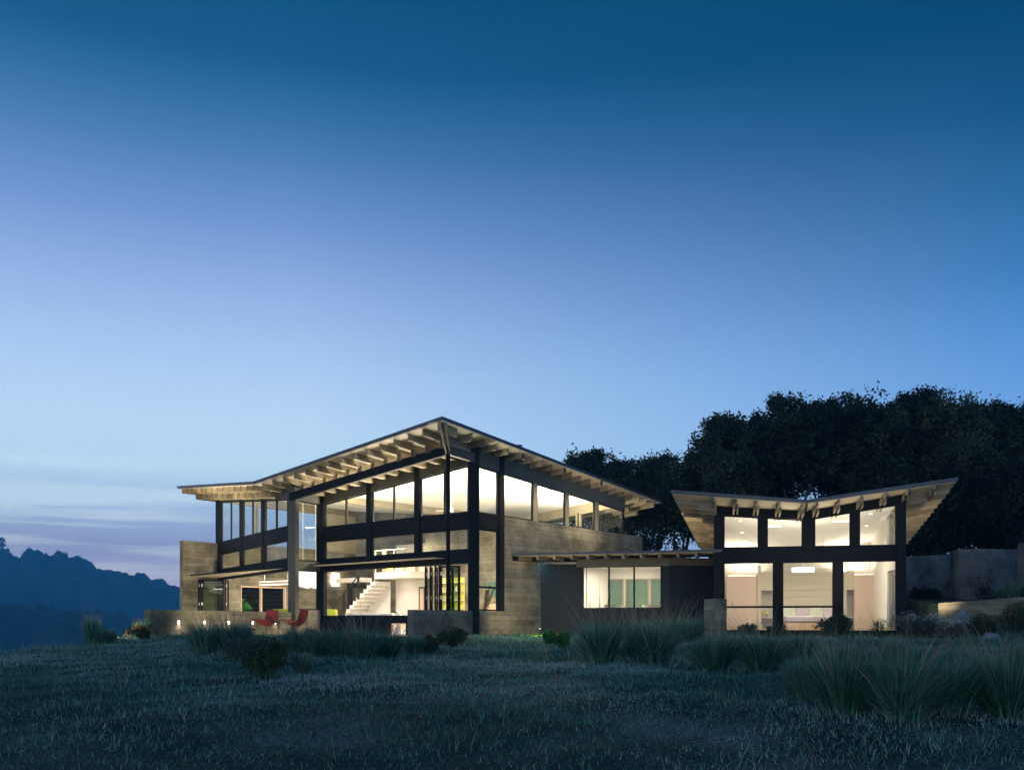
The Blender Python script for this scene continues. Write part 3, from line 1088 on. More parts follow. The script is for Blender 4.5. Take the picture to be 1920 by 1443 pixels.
# mezzanine edge, right of the stair
mz = thing('mezzanine', 'white edged mezzanine floor with cable railing above the stair', 'mezzanine', (*wX.p(wX.u(770), .6), 2.5))
add('deck', wX.solid(wX.u(808), wX.u(742), 2.52, 2.82, .02, 1.35), 'white', mz)
add('wall_lining', wX.solid(ux, wX.u(692), 2.75, SILL + .2, -1.9, -1.8), 'plaster', mz)
for k, px in enumerate((742, 757, 761, 778, 797)):
    u = wX.u(px)
    add('rail_post', wX.solid(u - .03, u + .03, 2.82, 3.85, 1.28, 1.34), 'tanframe', mz)
for k in range(4):
    add('rail', MB().tube([(*wX.p(wX.u(742), 1.31), 3.85 - .22 * k), (*wX.p(wX.u(800), 1.31), 3.85 - .22 * k)], .025 if k == 0 else .014, 5), 'tanframe', mz)
for k, (px, m_) in enumerate(((748, 'yellow'), (762, 'wood'), (775, 'yellow'), (786, 'wood'))):
    u = wX.u(px)
    add('book_row', wX.solid(u - .28, u + .28, 2.83, 3.05 + .04 * (k % 2), .3, .55), m_, mz)

# bridge over the doorway in the far corner
bd = thing('bridge_landing', 'small upper landing with cable railing above the dark doorway', 'landing', (-7.7, 49.6, 2.5))
b0, b1 = (ray(655) * 50.2, 50.2), (ray(703) * 48.9, 48.9)
add('deck', prism(b0, b1, 2.50, 2.72, -.9, 0), 'plaster', bd)
for k in range(4):
    q = Vector(b0).lerp(Vector(b1), (.02 + .32 * k))
    add('rail_post', prism(q, q + Vector((.07, 0)), 2.72, 3.72, 0, .06), 'black', bd)
for k in range(8):
    add('cable', MB().tube([(*b0, 3.68 - .115 * k), (*b1, 3.68 - .115 * k)], .026 if k == 0 else .009, 4), 'black', bd)
dw = thing('hall_doorway', 'dark framed doorway to the hall left of the stair railing', 'doorway', (-7.6, 49.9, 0))
d0, d1 = (ray(657) * 50.4, 50.4), (ray(686) * 49.6, 49.6)
add('jamb', prism(d0, Vector(d0).lerp(Vector(d1), .14), 0, 2.49, -.2, 0), 'black', dw)
add('lintel', prism(Vector(d0).lerp(Vector(d1), .14), d1, 2.24, 2.49, -.2, 0), 'black', dw)
add('panel', prism(Vector(d0).lerp(Vector(d1), .14), d1, 0, 2.24, .35, .45), 'concrete', dw)

# folded glass doors parked at the right end of the middle opening and at the far end of the bay
def leaf(name_label, a, b, z0=.02, z1=2.44, gl='glass', sw=.07, group='folding glass door leaves'):
    d = Vector(b) - Vector(a)
    wl = Wall(a, b)
    t = thing('door_leaf', name_label, 'door', (*a, z0), 0, group)
    fr = add('frame', ring_mesh(wl, 0, wl.L, z0, z1, z1, sw, -.03, .03), 'steel', t)
    add('pane', wl.solid(sw, wl.L - sw, z0 + sw, z1 - sw, -.006, .006), gl, t)
    for z in (.35, 1.25, 2.1):
        add('hinge', wl.solid(-.02, .03, z, z + .12, .03, .045), 'white', t)
    return t


for i, (px, lb) in enumerate(((798.5, 'leftmost folded glass door leaf seen edge-on in the wide opening'), (807.5, 'second folded door leaf from the left of the parked stack'),
                              (817, 'third folded door leaf from the left of the parked stack'), (824.5, 'fourth folded door leaf, last of those seen edge-on'))):
    q = Vector(wAB.p(wAB.u(px), .02))
    leaf(lb, q, q + Vector((-.02 + .015 * i, .8)), sw=.09)
q = Vector(wAB.p(wAB.u(826), .0))
leaf('folded glass leaf behind the slim prow post, yellow shelves seen through it', q, q + Vector((.42, .55)), gl='glass')
q = Vector(wAB.p(wAB.u(842), .0))
leaf('green tinted glass leaf just right of the slim prow post', q, q + Vector((.36, .35)), gl='glass_dark')
leaf('dark glass leaf folded outward under the bay canopy by the concrete wall', (ray(378) * 44.2, 44.2), (ray(421) * 44.9, 44.9), gl='glass_dark', sw=.08)
leaf('narrow dark door leaf folded flat against the tall concrete wall', (ray(372) * 44.4, 44.4), (ray(380) * 44.8, 44.8), gl='glass_dark', sw=.06)
leaf('slim outer door leaf at the left end of the dining opening', (ray(423) * 44.9, 44.9), (ray(428) * 45.3, 45.3), sw=.05)

# ------------------------------------------------------------------ terrace, low walls with step lights
terr = [(-10.3, 33.4), (-6.5, 31.6), (-3.0, 30.9), (C[0] - .3, C[1] - .2), (D[0] + .3, D[1] - .1), (E_[0] - .2, E_[1] - .4), (-9.9, 34.5)]
tag(add('terrace', slab(terr, -.6, -.012), 'paving'), kind='structure')
lw = thing('garden_wall', 'long low board-formed concrete wall with five recessed step lights, left of the dining bay', 'wall', (-10, 34, 0))
wL = Wall((E_[0] + .02, E_[1] - .2), (-11.35, 30.2))
add('wall_body', wL.solid(0, wL.L, -1.6, .83, -.28, 0), 'concrete', lw)
for px in (335, 383.5, 429, 474, 516):
    u = wL.u(px)
    lt = add('step_light', ring_mesh(wL, u - .075, u + .075, .36, .50, .50, .014, -.02, .006), 'black', lw)
    add('lens', wL.solid(u - .055, u + .055, .375, .485, -.015, .002), 'glow', lt)
    p_ = wL.p(u, .03)
    spot('step_lamp', (p_[0], p_[1], .43), 14, rot=(math.radians(38) * (1), 0, math.atan2(-wL.n.x * wL.out, wL.n.y * wL.out) + math.pi * 0), cone=150, r=.03)

# sling chairs
def sling_chair(label, x, y, rz):
    t = thing('sling_chair', label, 'chair', (x, y, -.012), rz, 'red sling chairs on the terrace')
    # bent rod frame: two crossed loops
    fr = MB()
    for s_ in (-1, 1):
        fr.tube([(s_ * .36, -.40, .012), (s_ * .36, -.36, .50), (s_ * .33, -.30, .56), (s_ * .30, .26, .44), (s_ * .33, .34, .40)], .011, 6)
        fr.tube([(s_ * .36, -.40, .012), (s_ * .30, .34, .012), (s_ * .30, .36, .40), (s_ * .24, .44, .86), (s_ * .18, .46, .90)], .011, 6)
    add('frame_left', fr, 'black', t, local=True, smooth=True)
    b = MB()
    b.tube([(-.36, -.40, .012), (.36, -.40, .012)], .011, 6)
    b.tube([(-.18, .46, .90), (.18, .46, .90)], .011, 6)
    add('cross_bar', b, 'black', t, local=True, smooth=True)
    # leather sling: sagging seat that sweeps up into the back
    rows = [(-.36, .54, .36, .03), (-.22, .44, .35, .07), (-.05, .335, .33, .10), (.12, .30, .31, .10), (.26, .36, .29, .08), (.35, .52, .27, .06), (.41, .70, .26, .05), (.46, .90, .25, .02)]
    m = MB()
    nx = 8
    up, dn = [], []
    for y_, z_, hw, sag in rows:
        up.append([(hw * (2 * k / nx - 1), y_, z_ + sag * ((2 * k / nx - 1) ** 2) * 1.1) for k in range(nx + 1)])
        dn.append([(p[0], p[1] + .008, p[2] - .012) for p in up[-1]])
    for L_2, fl in ((up, False), (dn, True)):
        for i in range(len(rows) - 1):
            for k in range(nx):
                q = [L_2[i][k], L_2[i][k + 1], L_2[i + 1][k + 1], L_2[i + 1][k]]
                m.face(q[::-1] if fl else q)
    add('sling', m, 'red', t, local=True, smooth=True)
    return t


x_, y_ = ray(497) * 34.6, 34.6
sling_chair('red leather sling chair facing the viewer, left one of the terrace pair', x_, y_, math.radians(-22))
x_, y_ = ray(551) * 34.4, 34.4
sling_chair('red leather sling chair turned to the left, beside the bay column', x_, y_, math.radians(-112))

# long dark bench that fronts the middle opening
bn = thing('steel_bench', 'long dark bench in front of the wide opening, ending at the low grey wall', 'bench', (-5.2, 34.2, 0))
b0, b1 = (ray(602) * 34.6, 34.6), (ray(766) * 33.6, 33.6)
wBn = Wall(b0, b1)
add('seat', wBn.solid(0, wBn.L, .40, .68, -.5, 0), 'steel', bn)
add('leg', wBn.solid(0.02, wBn.u(724), -.02, .40, -.46, -.03), 'steel', bn)
add('leg', wBn.solid(wBn.L - .12, wBn.L - .02, -.02, .40, -.46, -.03), 'steel', bn)

# ------------------------------------------------------------------ link between the pavilions
link_h = thing('link_building', 'low flat roofed link between the two house pavilions with one wide three-part window', 'house', (3.4, 36, 0))
J0, J1 = (1.045, 36.2), (5.77, 35.2)
wJ = Wall(J0, J1)
ua, ub2 = wJ.u(1092), wJ.u(1241)
add('siding', wJ.solid(0.0, ua, -.6, 2.62, -.15, 0), 'dark_panel', link_h)
add('siding', wJ.solid(ua, ub2, -.6, .93, -.15, 0), 'dark_panel', link_h)
add('siding', wJ.solid(ub2, wJ.L, -.6, 2.62, -.15, 0), 'dark_panel', link_h)
add('siding', wJ.solid(ua, ub2, 2.53, 2.62, -.15, 0), 'dark_panel', link_h)
for k in range(6):
    add('batten', wJ.solid(.12 + k * .33, .14 + k * .33, -.2, 2.6, .001, .014), 'dark_panel', link_h)
window(link_h, wJ, ua, ub2, .93, 2.53, None, .05, mull=(wJ.u(1142), wJ.u(1189)), t0=-.08, t1=.03)
add('fascia', wJ.solid(wJ.u(1081), wJ.L, 2.50, 2.80, .0, .05), 'olive', link_h)
wJ2 = Wall((J1[0], J1[1]), (7.62, 35.55))
add('siding', wJ2.solid(0, wJ2.L, -.6, 2.55, -.15, 0), 'dark_panel', link_h)
for k in range(9):
    u = .1 + k * .2
    add('batten', wJ2.solid(u, u + .02, .3, 2.5, 0, .012), 'dark_panel', link_h)
add('fascia', wJ2.solid(0, wJ2.L, 2.53, 2.80, .0, .05), 'olive', link_h)
rz_ = lambda x, y: 2.885 + .016 * x + .03 * (y - 34)
rp = [(-.02, 34.35), (7.35, 33.55), (8.3, 38.2), (3.2, 39.3)]
lr = add('roof', slab(rp, lambda x, y: rz_(x, y) - .08, rz_), 'metal_roof', link_h)
add('soffit', slab(ins(rp, .1), lambda x, y: rz_(x, y) - .09, lambda x, y: rz_(x, y) - .081), 'soffit', lr)
fd = Vector((rp[1][0] - rp[0][0], rp[1][1] - rp[0][1]))
wR = Wall(rp[0], rp[1])
for px in (974, 1007, 1038.5, 1071, 1102, 1135, 1168, 1202, 1236.5, 1271, 1306):
    u = wR.u(px)
    q = Vector(wR.p(u, -.12))
    e = q + Vector((.42, 1.9))
    if px < 1012:
        e = q + Vector((.42, .9 + (px - 960) * .012))
    add('rafter', prism(q, e, (rz_(*q) - .24, rz_(*e) - .24), (rz_(*q) - .088, rz_(*e) - .088), -.045, .045), 'rafter', lr)
q0, q1 = Vector(rp[0]) + Vector((.08, .08)), Vector((1.0, 36.1))
add('edge_beam', prism(q0, q1, (rz_(*q0) - .26, rz_(*q1) - .26), (rz_(*q0) - .08, rz_(*q1) - .08), -.05, .05), 'steel', lr)
# room behind the window
add('wall_lining', wCG.solid(wCG.u(1016), wCG.u(1150), 0, 2.66, .035, .055), 'plaster', link_h)
wK = Wall((2.3, 40.4), (8.2, 39.2))
add('back_wall', wK.solid(0, wK.L, 0, 2.75, -.1, 0), 'plaster', link_h)
add('side_wall', prism((1.45, 36.5), (2.3, 40.4), 0, 2.75, -.1, 0), 'plaster', link_h)
add('side_wall', prism((7.0, 35.6), (8.2, 39.2), 0, 2.75, 0, .1), 'plaster', link_h)
add('floor_slab', slab([(1.1, 36.3), (6.2, 35.3), (7.2, 35.7), (8.2, 39.2), (2.3, 40.4)], -.3, .0), 'floor', link_h)
add('ceiling', slab([(1.2, 36.4), (5.7, 35.4), (7.2, 35.7), (8.1, 39.1), (2.3, 40.3)], 2.66, 2.72), 'ceiling', link_h)
ug = [wK.u(p) for p in (1127, 1172, 1219, 1250)]
for i in range(3):
    f_ = window(link_h, wK, ug[i], ug[i + 1] - .04, .05, 2.25, None, .06, mat='tanframe', t0=.01, t1=.08, gl='glass_dark', name='rear_window')

# ------------------------------------------------------------------ bedroom pavilion
bed_h = thing('bedroom_pavilion', 'smaller glazed pavilion on the right with a shallow butterfly roof and splayed eaves', 'house', (10.5, 36, 0))
A0, A1 = (7.12, 33.73), (13.28, 32.4)
wS = Wall(A0, A1)
v0, tl, tr = (9.86, 32.1, 4.53), (5.40, 32.7, 4.94), (14.65, 31.5, 5.19)
bl, br_ = (7.85, 40.5, 3.72), (16.5, 40.0, 3.86)


def plane(a, b, c):
    n = (Vector(b) - Vector(a)).cross(Vector(c) - Vector(a))
    return lambda x, y: a[2] - (n.x * (x - a[0]) + n.y * (y - a[1])) / n.z


PL, PR = plane(v0, tl, bl), plane(v0, tr, br_)
# valley: where both planes meet, running back from v0
best = min(((abs(PL(v0[0] + k * 8.2, 40.3) - PR(v0[0] + k * 8.2, 40.3)), k) for k in np.arange(.0, .5, .002)))
vk = best[1]
vb = (v0[0] + vk * 8.2, 40.3)
RW = lambda x, y: max(PL(x, y), PR(x, y))
rl_, rr_ = [tl[:2], v0[:2], vb, bl[:2]], [v0[:2], tr[:2], br_[:2], vb]
for poly, pf in ((rl_, PL), (rr_, PR)):
    r_ = add('roof', slab(poly, lambda x, y: pf(x, y) - .10, pf), 'metal_roof', bed_h)
    add('soffit', slab(ins(poly, .12), lambda x, y: pf(x, y) - TH, lambda x, y: pf(x, y) - .101), 'soffit', r_)
    if poly is rl_:
        roofL = r_
    else:
        roofR = r_
Dd = Vector((.215, 1)).normalized()
SD = wS.d
fl, fr_, vv0 = Vector(tl[:2]), Vector(tr[:2]), Vector(v0[:2])
for i, px in enumerate((1338, 1380, 1419, 1461, 1505, 1533, 1573, 1617, 1661, 1703, 1754)):
    # the outriggers stick out over the front wall, ends towards the viewer
    a, b = (fl, vv0) if px < 1515 else (vv0, fr_)
    e = (b - a)
    r = ray(px)
    s_ = (r * a.y - a.x) / (e.x - r * e.y)
    p = a + e * s_
    pf, rf = (PL, roofL) if px < 1515 else (PR, roofR)
    L = 1.55 if 1345 < px < 1690 else 1.2
    rafter(rf, p, Dd, L, pf, inset=.10, step=.30, dk=.66)
for side_, (fa, ba), pf, rf in ((0, (tl, bl), PL, roofL), (1, (tr, br_), PR, roofR)):
    fa, ba = Vector(fa[:2]), Vector(ba[:2])
    wa = Vector(A0 if side_ == 0 else A1)
    for i in range(14):
        p = fa.lerp(ba, (i + 1.3) / 14.5)
        d = SD if side_ == 0 else -SD
        L = hit(p, d, wa - Dd * 1.4, wa + Dd * 9)
        if L:
            rafter(rf, p, d, L + .05, pf, inset=.12, step=.7, dk=.85)

wzt = lambda u, k=0.0: RW(*wS.p(u)) - TH - k
U = wS.u
# frame of the front wall
for a, b, z0, z1 in ((1339, 1357, -.7, None), (1681, 1698.5, -.7, None)):
    u0, u1 = U(a), U(b)
    add('column', wS.solid(u0, u1, z0, (wzt(u0), wzt(u1)), -.2, .05), 'steel', bed_h)
for a, b in ((1422.5, 1438), (1505, 1527), (1595, 1611)):
    add('post', wS.solid(U(a), U(b), 3.03, (wzt(U(a), .3), wzt(U(b), .3)), -.12, .01), 'steel', bed_h)
for a, b in ((1451, 1467), (1563, 1580)):
    add('post', wS.solid(U(a), U(b), -.3, 2.52, -.16, .03), 'steel', bed_h)
add('spandrel', wS.solid(U(1357), U(1681), 2.52, 3.03, -.15, .02), 'steel', bed_h)
um = U(1515)
for a, b in ((U(1357), um), (um, U(1681))):
    ka = .30
    add('header', wS.solid(a, b, (wzt(a, ka), wzt(b, ka)), (wzt(a, -.02), wzt(b, -.02)), -.14, .015), 'steel', bed_h)
add('sill', wS.solid(U(1357), U(1681), -.5, .13, -.15, .03), 'steel', bed_h)
for a, b in ((1357, 1422.5), (1438, 1505), (1527, 1595), (1611, 1681)):
    window(bed_h, wS, U(a), U(b), 3.03, wzt(U(a), .30), wzt(U(b), .30), .035, t0=-.1, t1=-.02)
window(bed_h, wS, U(1357), U(1451), .13, 2.52, None, .035, rails=(.97,))
window(bed_h, wS, U(1467), U(1563), .13, 2.52, None, .035, rails=(.97,))
window(bed_h, wS, U(1580), U(1681), .13, 2.52, None, .03, name='glass_door')

# side walls and back wall
dep = 6.6
BL, BR = Vector(A0) + Dd * dep, Vector(A1) + Dd * dep
wSL, wSR, wSB = Wall(A0, tuple(BL)), Wall(A1, tuple(BR)), Wall(tuple(BL), tuple(BR))
zs = lambda wl, u: RW(*wl.p(u)) - TH
add('side_wall', prism(A0, BL, -.5, (zs(wSL, 0), zs(wSL, dep)), -.12, 0), 'plaster', bed_h)
add('cladding', prism(A0, BL, -.5, (zs(wSL, 0), zs(wSL, dep)), .002, .03), 'dark_panel', bed_h)
sr = MB()
# right side wall: glazed door and clerestory near the front, plaster behind
add('side_wall', prism(Vector(A1) + Dd * 2.9, BR, -.5, (zs(wSR, 2.9), zs(wSR, dep)), 0, .12), 'plaster', bed_h)
add('side_band', prism(Vector(A1) + Dd * .2, Vector(A1) + Dd * 2.9, 2.3, 3.03, 0, .12), 'plaster', bed_h)
add('cladding', prism(Vector(A1) + Dd * .2, BR, -.5, .12, -.03, -.002), 'dark_panel', bed_h)
wR2 = Wall(A1, tuple(BR))
for z0, z1 in ((.12, 2.3), (3.03, None)):
    for a, b in ((.35, 1.55), (1.6, 2.88)):
        zt0 = z1 or zs(wR2, a) - .2
        zt1 = z1 or zs(wR2, b) - .2
        window(bed_h, wR2, a, b, z0, zt0, zt1, .06, mat='tanframe', t0=-.06 if wR2.out > 0 else -.06, t1=.04)
hb = (zs(wSB, 0), zs(wSB, wSB.L))
add('back_wall', wSB.solid(0, wSB.L * .45, -.3, (zs(wSB, 0), zs(wSB, wSB.L * .45)), -.1, 0), 'plaster', bed_h)
add('back_wall', wSB.solid(wSB.L * .45, wSB.L, -.3, (zs(wSB, wSB.L * .45), zs(wSB, wSB.L)), -.1, 0), 'plaster', bed_h)
FZ = .14
add('floor_slab', slab([wS.p(.1, -.1), wS.p(wS.L - .1, -.1), tuple(BR), tuple(BL)], -.4, FZ), 'floor', bed_h)

vf = lambda t_: (v0[0] + vk * t_, v0[1] + t_)
VA, VB = vf(.98), vf(7.3)
add('ceiling', slab([VA, wS.p(.15, -.16), (BL.x + .12, BL.y - .1), VB], lambda x, y: PL(x, y) - TH - .03, lambda x, y: PL(x, y) - TH - .004), 'ceiling', bed_h)
add('ceiling', slab([VA, wS.p(wS.L - .15, -.16), (BR.x - .12, BR.y - .1), VB], lambda x, y: PR(x, y) - TH - .03, lambda x, y: PR(x, y) - TH - .004), 'ceiling', bed_h)
# built-ins at the back of the room
bu = lambda px: wSB.u(px)
cb = thing('closet', 'left full height closet with blush veneer doors and bright cove above', 'closet', (*wSB.p(bu(1390), .5), FZ), 0, 'tall built-in closets at the back of the bedroom')
add('carcass', wSB.solid(bu(1362) , bu(1418), FZ, 2.35, .005, .6), 'pinkwood', cb, bevel=.004)
add('door', wSB.solid(bu(1371), bu(1417), FZ + .03, 2.33, .602, .62), 'pinkwood', cb)
add('handle', wSB.solid(bu(1371) + .03, bu(1371) + .05, 1.0, 1.3, .622, .65), 'black', cb)
cb = thing('closet', 'right full height closet with blush veneer front beside the white side wall', 'closet', (*wSB.p(bu(1622), .5), FZ), 0, 'tall built-in closets at the back of the bedroom')
add('carcass', wSB.solid(bu(1598), bu(1640), FZ, 2.35, .005, .6), 'pinkwood', cb, bevel=.004)
add('door', wSB.solid(bu(1599), bu(1639), FZ + .03, 2.33, .602, .62), 'pinkwood', cb)
for z in (.6, 1.3, 2.0):
    add('hinge', wSB.solid(bu(1641), bu(1641) + .05, z, z + .12, .6, .64), 'black', cb)
for px0, px1, lb in ((1419, 1452, 'left cream night cabinet with open shelf beside the bed alcove'), (1580, 1598, 'right cream night cabinet with open shelf beside the bed alcove')):
    t = thing('night_cabinet', lb, 'cabinet', (*wSB.p(bu((px0 + px1) / 2), .3), FZ), 0, 'cream cabinets flanking the bed')
    a, b = bu(px0), bu(px1)
    add('carcass', wSB.solid(a, a + (b - a) * .22, FZ, 2.75, .005, .6), 'beige', t)
    add('upper_door', wSB.solid(a + (b - a) * .22, b, 1.75, 2.5, .005, .56), 'beige', t)
    add('shelf', wSB.solid(a + (b - a) * .22, b, .62, .68, .005, .5), 'beige', t)
    add('back_panel', wSB.solid(a + (b - a) * .22, b, FZ, 1.75, .005, .06), 'beige', t)
hp = thing('headboard_panel', 'wide cream panelled headboard wall lit by the lamp above the bed', 'headboard', (*wSB.p(bu(1515), .3), FZ))
n = 9
for k in range(n):
    z0 = FZ + k * .27
    add('board', wSB.solid(bu(1452), bu(1580), z0, z0 + .262, .25, .30), 'beige', hp)
# the bed
bdz = thing('bed', 'low platform bed with linen cover seen through the middle glass bay', 'bed', (*wSB.p(bu(1515), 1.3), FZ))
add('base', wSB.solid(bu(1466), bu(1562), FZ, .42, .35, 2.5), 'wood', bdz)
add('mattress', wSB.solid(bu(1467), bu(1561), .42, .66, .36, 2.45), 'lav', bdz, bevel=.06)
add('cover', wSB.solid(bu(1466), bu(1562), .45, .69, .95, 2.5), 'lav', bdz, bevel=.05)
for k, (px, m_, lb) in enumerate(((1478, 'sage', 'sage pillow leaning at the left end of the bed head'), (1503, 'lav', 'lavender pillow second from the left on the bed'),
                                  (1527, 'sage', 'sage pillow third from the left on the bed'), (1551, 'lav', 'lavender pillow at the right end of the bed head'))):
    u = bu(px)
    pm = MB()
    q = [(*wSB.p(u - .27, .62), .70), (*wSB.p(u + .27, .62), .70), (*wSB.p(u + .25, .38), 1.08), (*wSB.p(u - .25, .38), 1.08)]
    nv = Vector((wSB.n.x, wSB.n.y, .3)) * wSB.out * .13
    pm.hexa([tuple(Vector(p) - nv * .1) for p in q], [tuple(Vector(p) + nv) for p in q])
    o = add('pillow', pm, m_, bevel=.05)
    tag(o, lb, 'pillow', 'pillows along the head of the bed')
# ceiling lamp and bed lamp
lp = thing('ceiling_lamp', 'white drum shaped ceiling lamp hanging over the bed, glowing', 'lamp', (ray(1506) * 36.6, 36.6, 2.55))
lx, ly = ray(1506) * 36.6, 36.6
add('shade', MB().tube([(lx, ly, 2.36), (lx, ly, 2.52)], .42, 24), 'glow_soft', lp)
add('stem', MB().tube([(lx, ly, 2.53), (lx, ly, 3.95)], .015, 8), 'white', lp)
area('ceiling_lamp_light', (lx, ly, 2.33), .8, 42)
t = thing('bedside_lamp', 'small yellow bedside lamp glowing on the left shelf', 'lamp', (*wSB.p(bu(1437), .3), .69))
q = wSB.p(bu(1437), .3)
add('base', MB().tube([(*q, .685), (*q, .78)], .02, 8), 'black', t)
add('shade', MB().tube([(*q, .78), (*q, .90)], [.07, .05], 10), 'yellow', t)
# downlights set in the sloping ceiling
for px, py, d_, lb in ((1388, 990, 35.2, 'front downlight in the left half of the sloping bedroom ceiling'), (1391.5, 1002.5, 36.9, 'middle downlight in the left half of the bedroom ceiling'), (1392.5, 1012, 38.3, 'rear downlight in the left half of the bedroom ceiling'),
                       (1633, 982, 34.3, 'front downlight in the right half of the sloping bedroom ceiling'), (1625, 995.5, 36.0, 'middle downlight in the right half of the bedroom ceiling'), (1620, 1006.5, 37.4, 'rear downlight in the right half of the bedroom ceiling')):
    x = ray(px) * d_
    z = RW(x, d_) - TH - .031
    t = thing('downlight', lb, 'downlight', (x, d_, z), 0, 'recessed bedroom downlights')
    add('trim', MB().tube([(x, d_, z - .012), (x, d_, z + .01)], .085, 14), 'white', t)
    add('lens', MB().tube([(x, d_, z - .016), (x, d_, z - .0125)], .06, 14), 'glow_dot', t)
    spot('downlight_beam', (x, d_, z - .03), 26, cone=120)
# coves: strips on the closets; an added light without fitting at the spandrel
for px0, px1, lb in ((1365, 1416, 'strip light on top of the left closet'), (1600, 1638, 'strip light on top of the right closet')):
    t = thing('cove_strip', lb, 'light strip', (*wSB.p(bu((px0 + px1) / 2), .3), 2.36), 0, 'strip lights washing the bedroom ceiling')
    add('strip', wSB.solid(bu(px0), bu(px1), 2.352, 2.38, .2, .26), 'glow', t)
c = wSB.p(wSB.L * .22, .5)
area('cove_light', (c[0], c[1], 2.5), 1.2, 60, rot=(math.pi, 0, 0), sizey=.3)
c = wSB.p(wSB.L * .82, .5)
area('cove_light', (c[0], c[1], 2.5), 1.2, 60, rot=(math.pi, 0, 0), sizey=.3)
c = wS.p(wS.L * .5, -.6)
area('front_uplight', (c[0], c[1], 2.75), 4.5, 105, rot=(math.pi, 0, math.atan2(wS.d.y, wS.d.x)), sizey=.25)
for px, py, d_, lb in ((1448, 994, 35.4, 'slim glowing bar on the ceiling left of the roof valley'), (1578, 989, 34.8, 'slim glowing bar on the ceiling right of the roof valley')):
    x = ray(px) * d_
    t = thing('bar_light', lb, 'light strip', (x, d_, 3.6), 0, 'slim bar lights on the bedroom ceiling')
    add('bar', obox((x, d_), .62, .05, RW(x, d_) - TH - .09, RW(x, d_) - TH - .05, -.2), 'glow_soft', t)

# fan over the bed
def fan(label, x, y, z, r, blades_n=3, ph=.3, top=None):
    t = thing('ceiling_fan', label, 'fan', (x, y, z))
    add('hub', MB().tube([(x, y, z - .08), (x, y, z + .07)], .09, 12), 'white', t)
    add('rod', MB().tube([(x, y, z + .07), (x, y, top)], .015, 6), 'white', t)
    for k in range(blades_n):
        a = ph + k * 2 * math.pi / blades_n
        ca, sa = math.cos(a), math.sin(a)
        m = MB()
        f = lambda u, v, w_: (x + ca * u - sa * v, y + sa * u + ca * v, z + w_)
        m.hexa([f(.08, -.05, -.01), f(.08, .05, .01), f(.08, .05, .02), f(.08, -.05, 0)], [f(r, -.06, -.015), f(r, .04, .01), f(r, .04, .02), f(r, -.06, -.005)])
        add('fan_blade', m, 'tanframe', t)


fan('dark bladed ceiling fan behind the third upper bedroom window', ray(1543) * 36.2, 36.2, 3.22, .75, top=RW(ray(1543) * 36.2, 36.2) - TH)
fx, fy = ray(846) * 36.4, 36.4
fan('ceiling fan in the tall living room corner behind the clerestory', fx, fy, (HY - 955) * fy / F_PX + EYE, .85, top=R1(fx, fy) - TH)

# concrete fin wall in front of the left bedroom corner
fn = thing('fin_wall', 'short upright concrete wall end left of the bedroom glazing', 'wall', (6.6, 33, 0))
q0 = (ray(1320) * 32.4, 32.4)
add('wall_body', prism(q0, (ray(1341) * 32.15, 32.15), -.7, 1.22, 0, .9), 'concrete', fn)

# ------------------------------------------------------------------ retaining walls on the right
def scallop(label, pts, zt, zb=-.5, th=.3, mat='concrete_v', grp='curved dark concrete retaining walls'):
    t = thing('retaining_wall', label, 'wall', (*pts[0], 0), 0, grp)
    m = MB()
    acc = 0
    for i in range(len(pts) - 1):
        a, b = Vector(pts[i]), Vector(pts[i + 1])
        d = (b - a).normalized()
        nn = Vector((-d.y, d.x))
        if nn.dot(-(a + b)) < 0:
            nn = -nn
        l = (b - a).length
        A, B = [a, b], [a - nn * th, b - nn * th]
        za, zb_ = zt[0] + (zt[1] - zt[0]) * i / (len(pts) - 1), zt[0] + (zt[1] - zt[0]) * (i + 1) / (len(pts) - 1)
        m.face([(*a, zb), (*b, zb), (*b, zb_), (*a, za)], [(acc, zb), (acc + l, zb), (acc + l, zb_), (acc, za)])
        m.face([(*(a), za), (*b, zb_), (*(b - nn * th), zb_), (*(a - nn * th), za)])
        m.face([(*(a - nn * th), zb), (*(a - nn * th), za), (*(b - nn * th), zb_), (*(b - nn * th), zb)])
        if i == 0:
            m.face([(*a, zb), (*a, za), (*(a - nn * th), za), (*(a - nn * th), zb)])
        if i == len(pts) - 2:
            m.face([(*b, zb), (*(b - nn * th), zb), (*(b - nn * th), zb_), (*b, zb_)])
        acc += l
    add('wall_body', m, mat, t)
    return t


def arc(p0, p1, bulge, n=10):
    p0, p1 = Vector(p0), Vector(p1)
    d = p1 - p0
    nn = Vector((-d.y, d.x)).normalized()
    if nn.dot(-(p0 + p1)) < 0:
        nn = -nn
    return [p0 + d * k / n + nn * bulge * math.sin(math.pi * k / n) for k in range(n + 1)]


scallop('leftmost curved dark concrete retaining wall, next to the bedroom pavilion', arc((ray(1688) * 42.5, 42.5), (ray(1786) * 40.6, 40.6), -.3), (3.35, 3.35))
scallop('widest curved concrete retaining wall streaked by vertical boards', arc((ray(1781) * 39.2, 39.2), (ray(1909) * 37.0, 37.0), 1.5, 16), (3.28, 3.25))
scallop('rightmost curved retaining wall, the tallest one at the picture edge', arc((ray(1908) * 35.2, 35.2), (ray(2060) * 34.0, 34.0), 1.8, 16), (3.30, 3.7))
lw2 = thing('planter_wall', 'low pale board-formed concrete wall below the curved retaining walls', 'wall', (15, 33.5, 0))
wP = Wall((ray(1759) * 33.5, 33.5), (ray(1945) * 31.8, 31.8))
add('wall_body', wP.solid(0, wP.L, -.4, (1.10, 1.30), -.25, 0), 'concrete', lw2)
tag(add('upper_bank', slab([wP.p(.0, -.2), wP.p(wP.L, -.2), (22, 36), (20, 41), (16.2, 41.5), (15.3, 36)], -.5, lambda x, y: 1.02 + .06 * (y - 33) + .02 * (x - 15)), 'ground'), kind='structure')

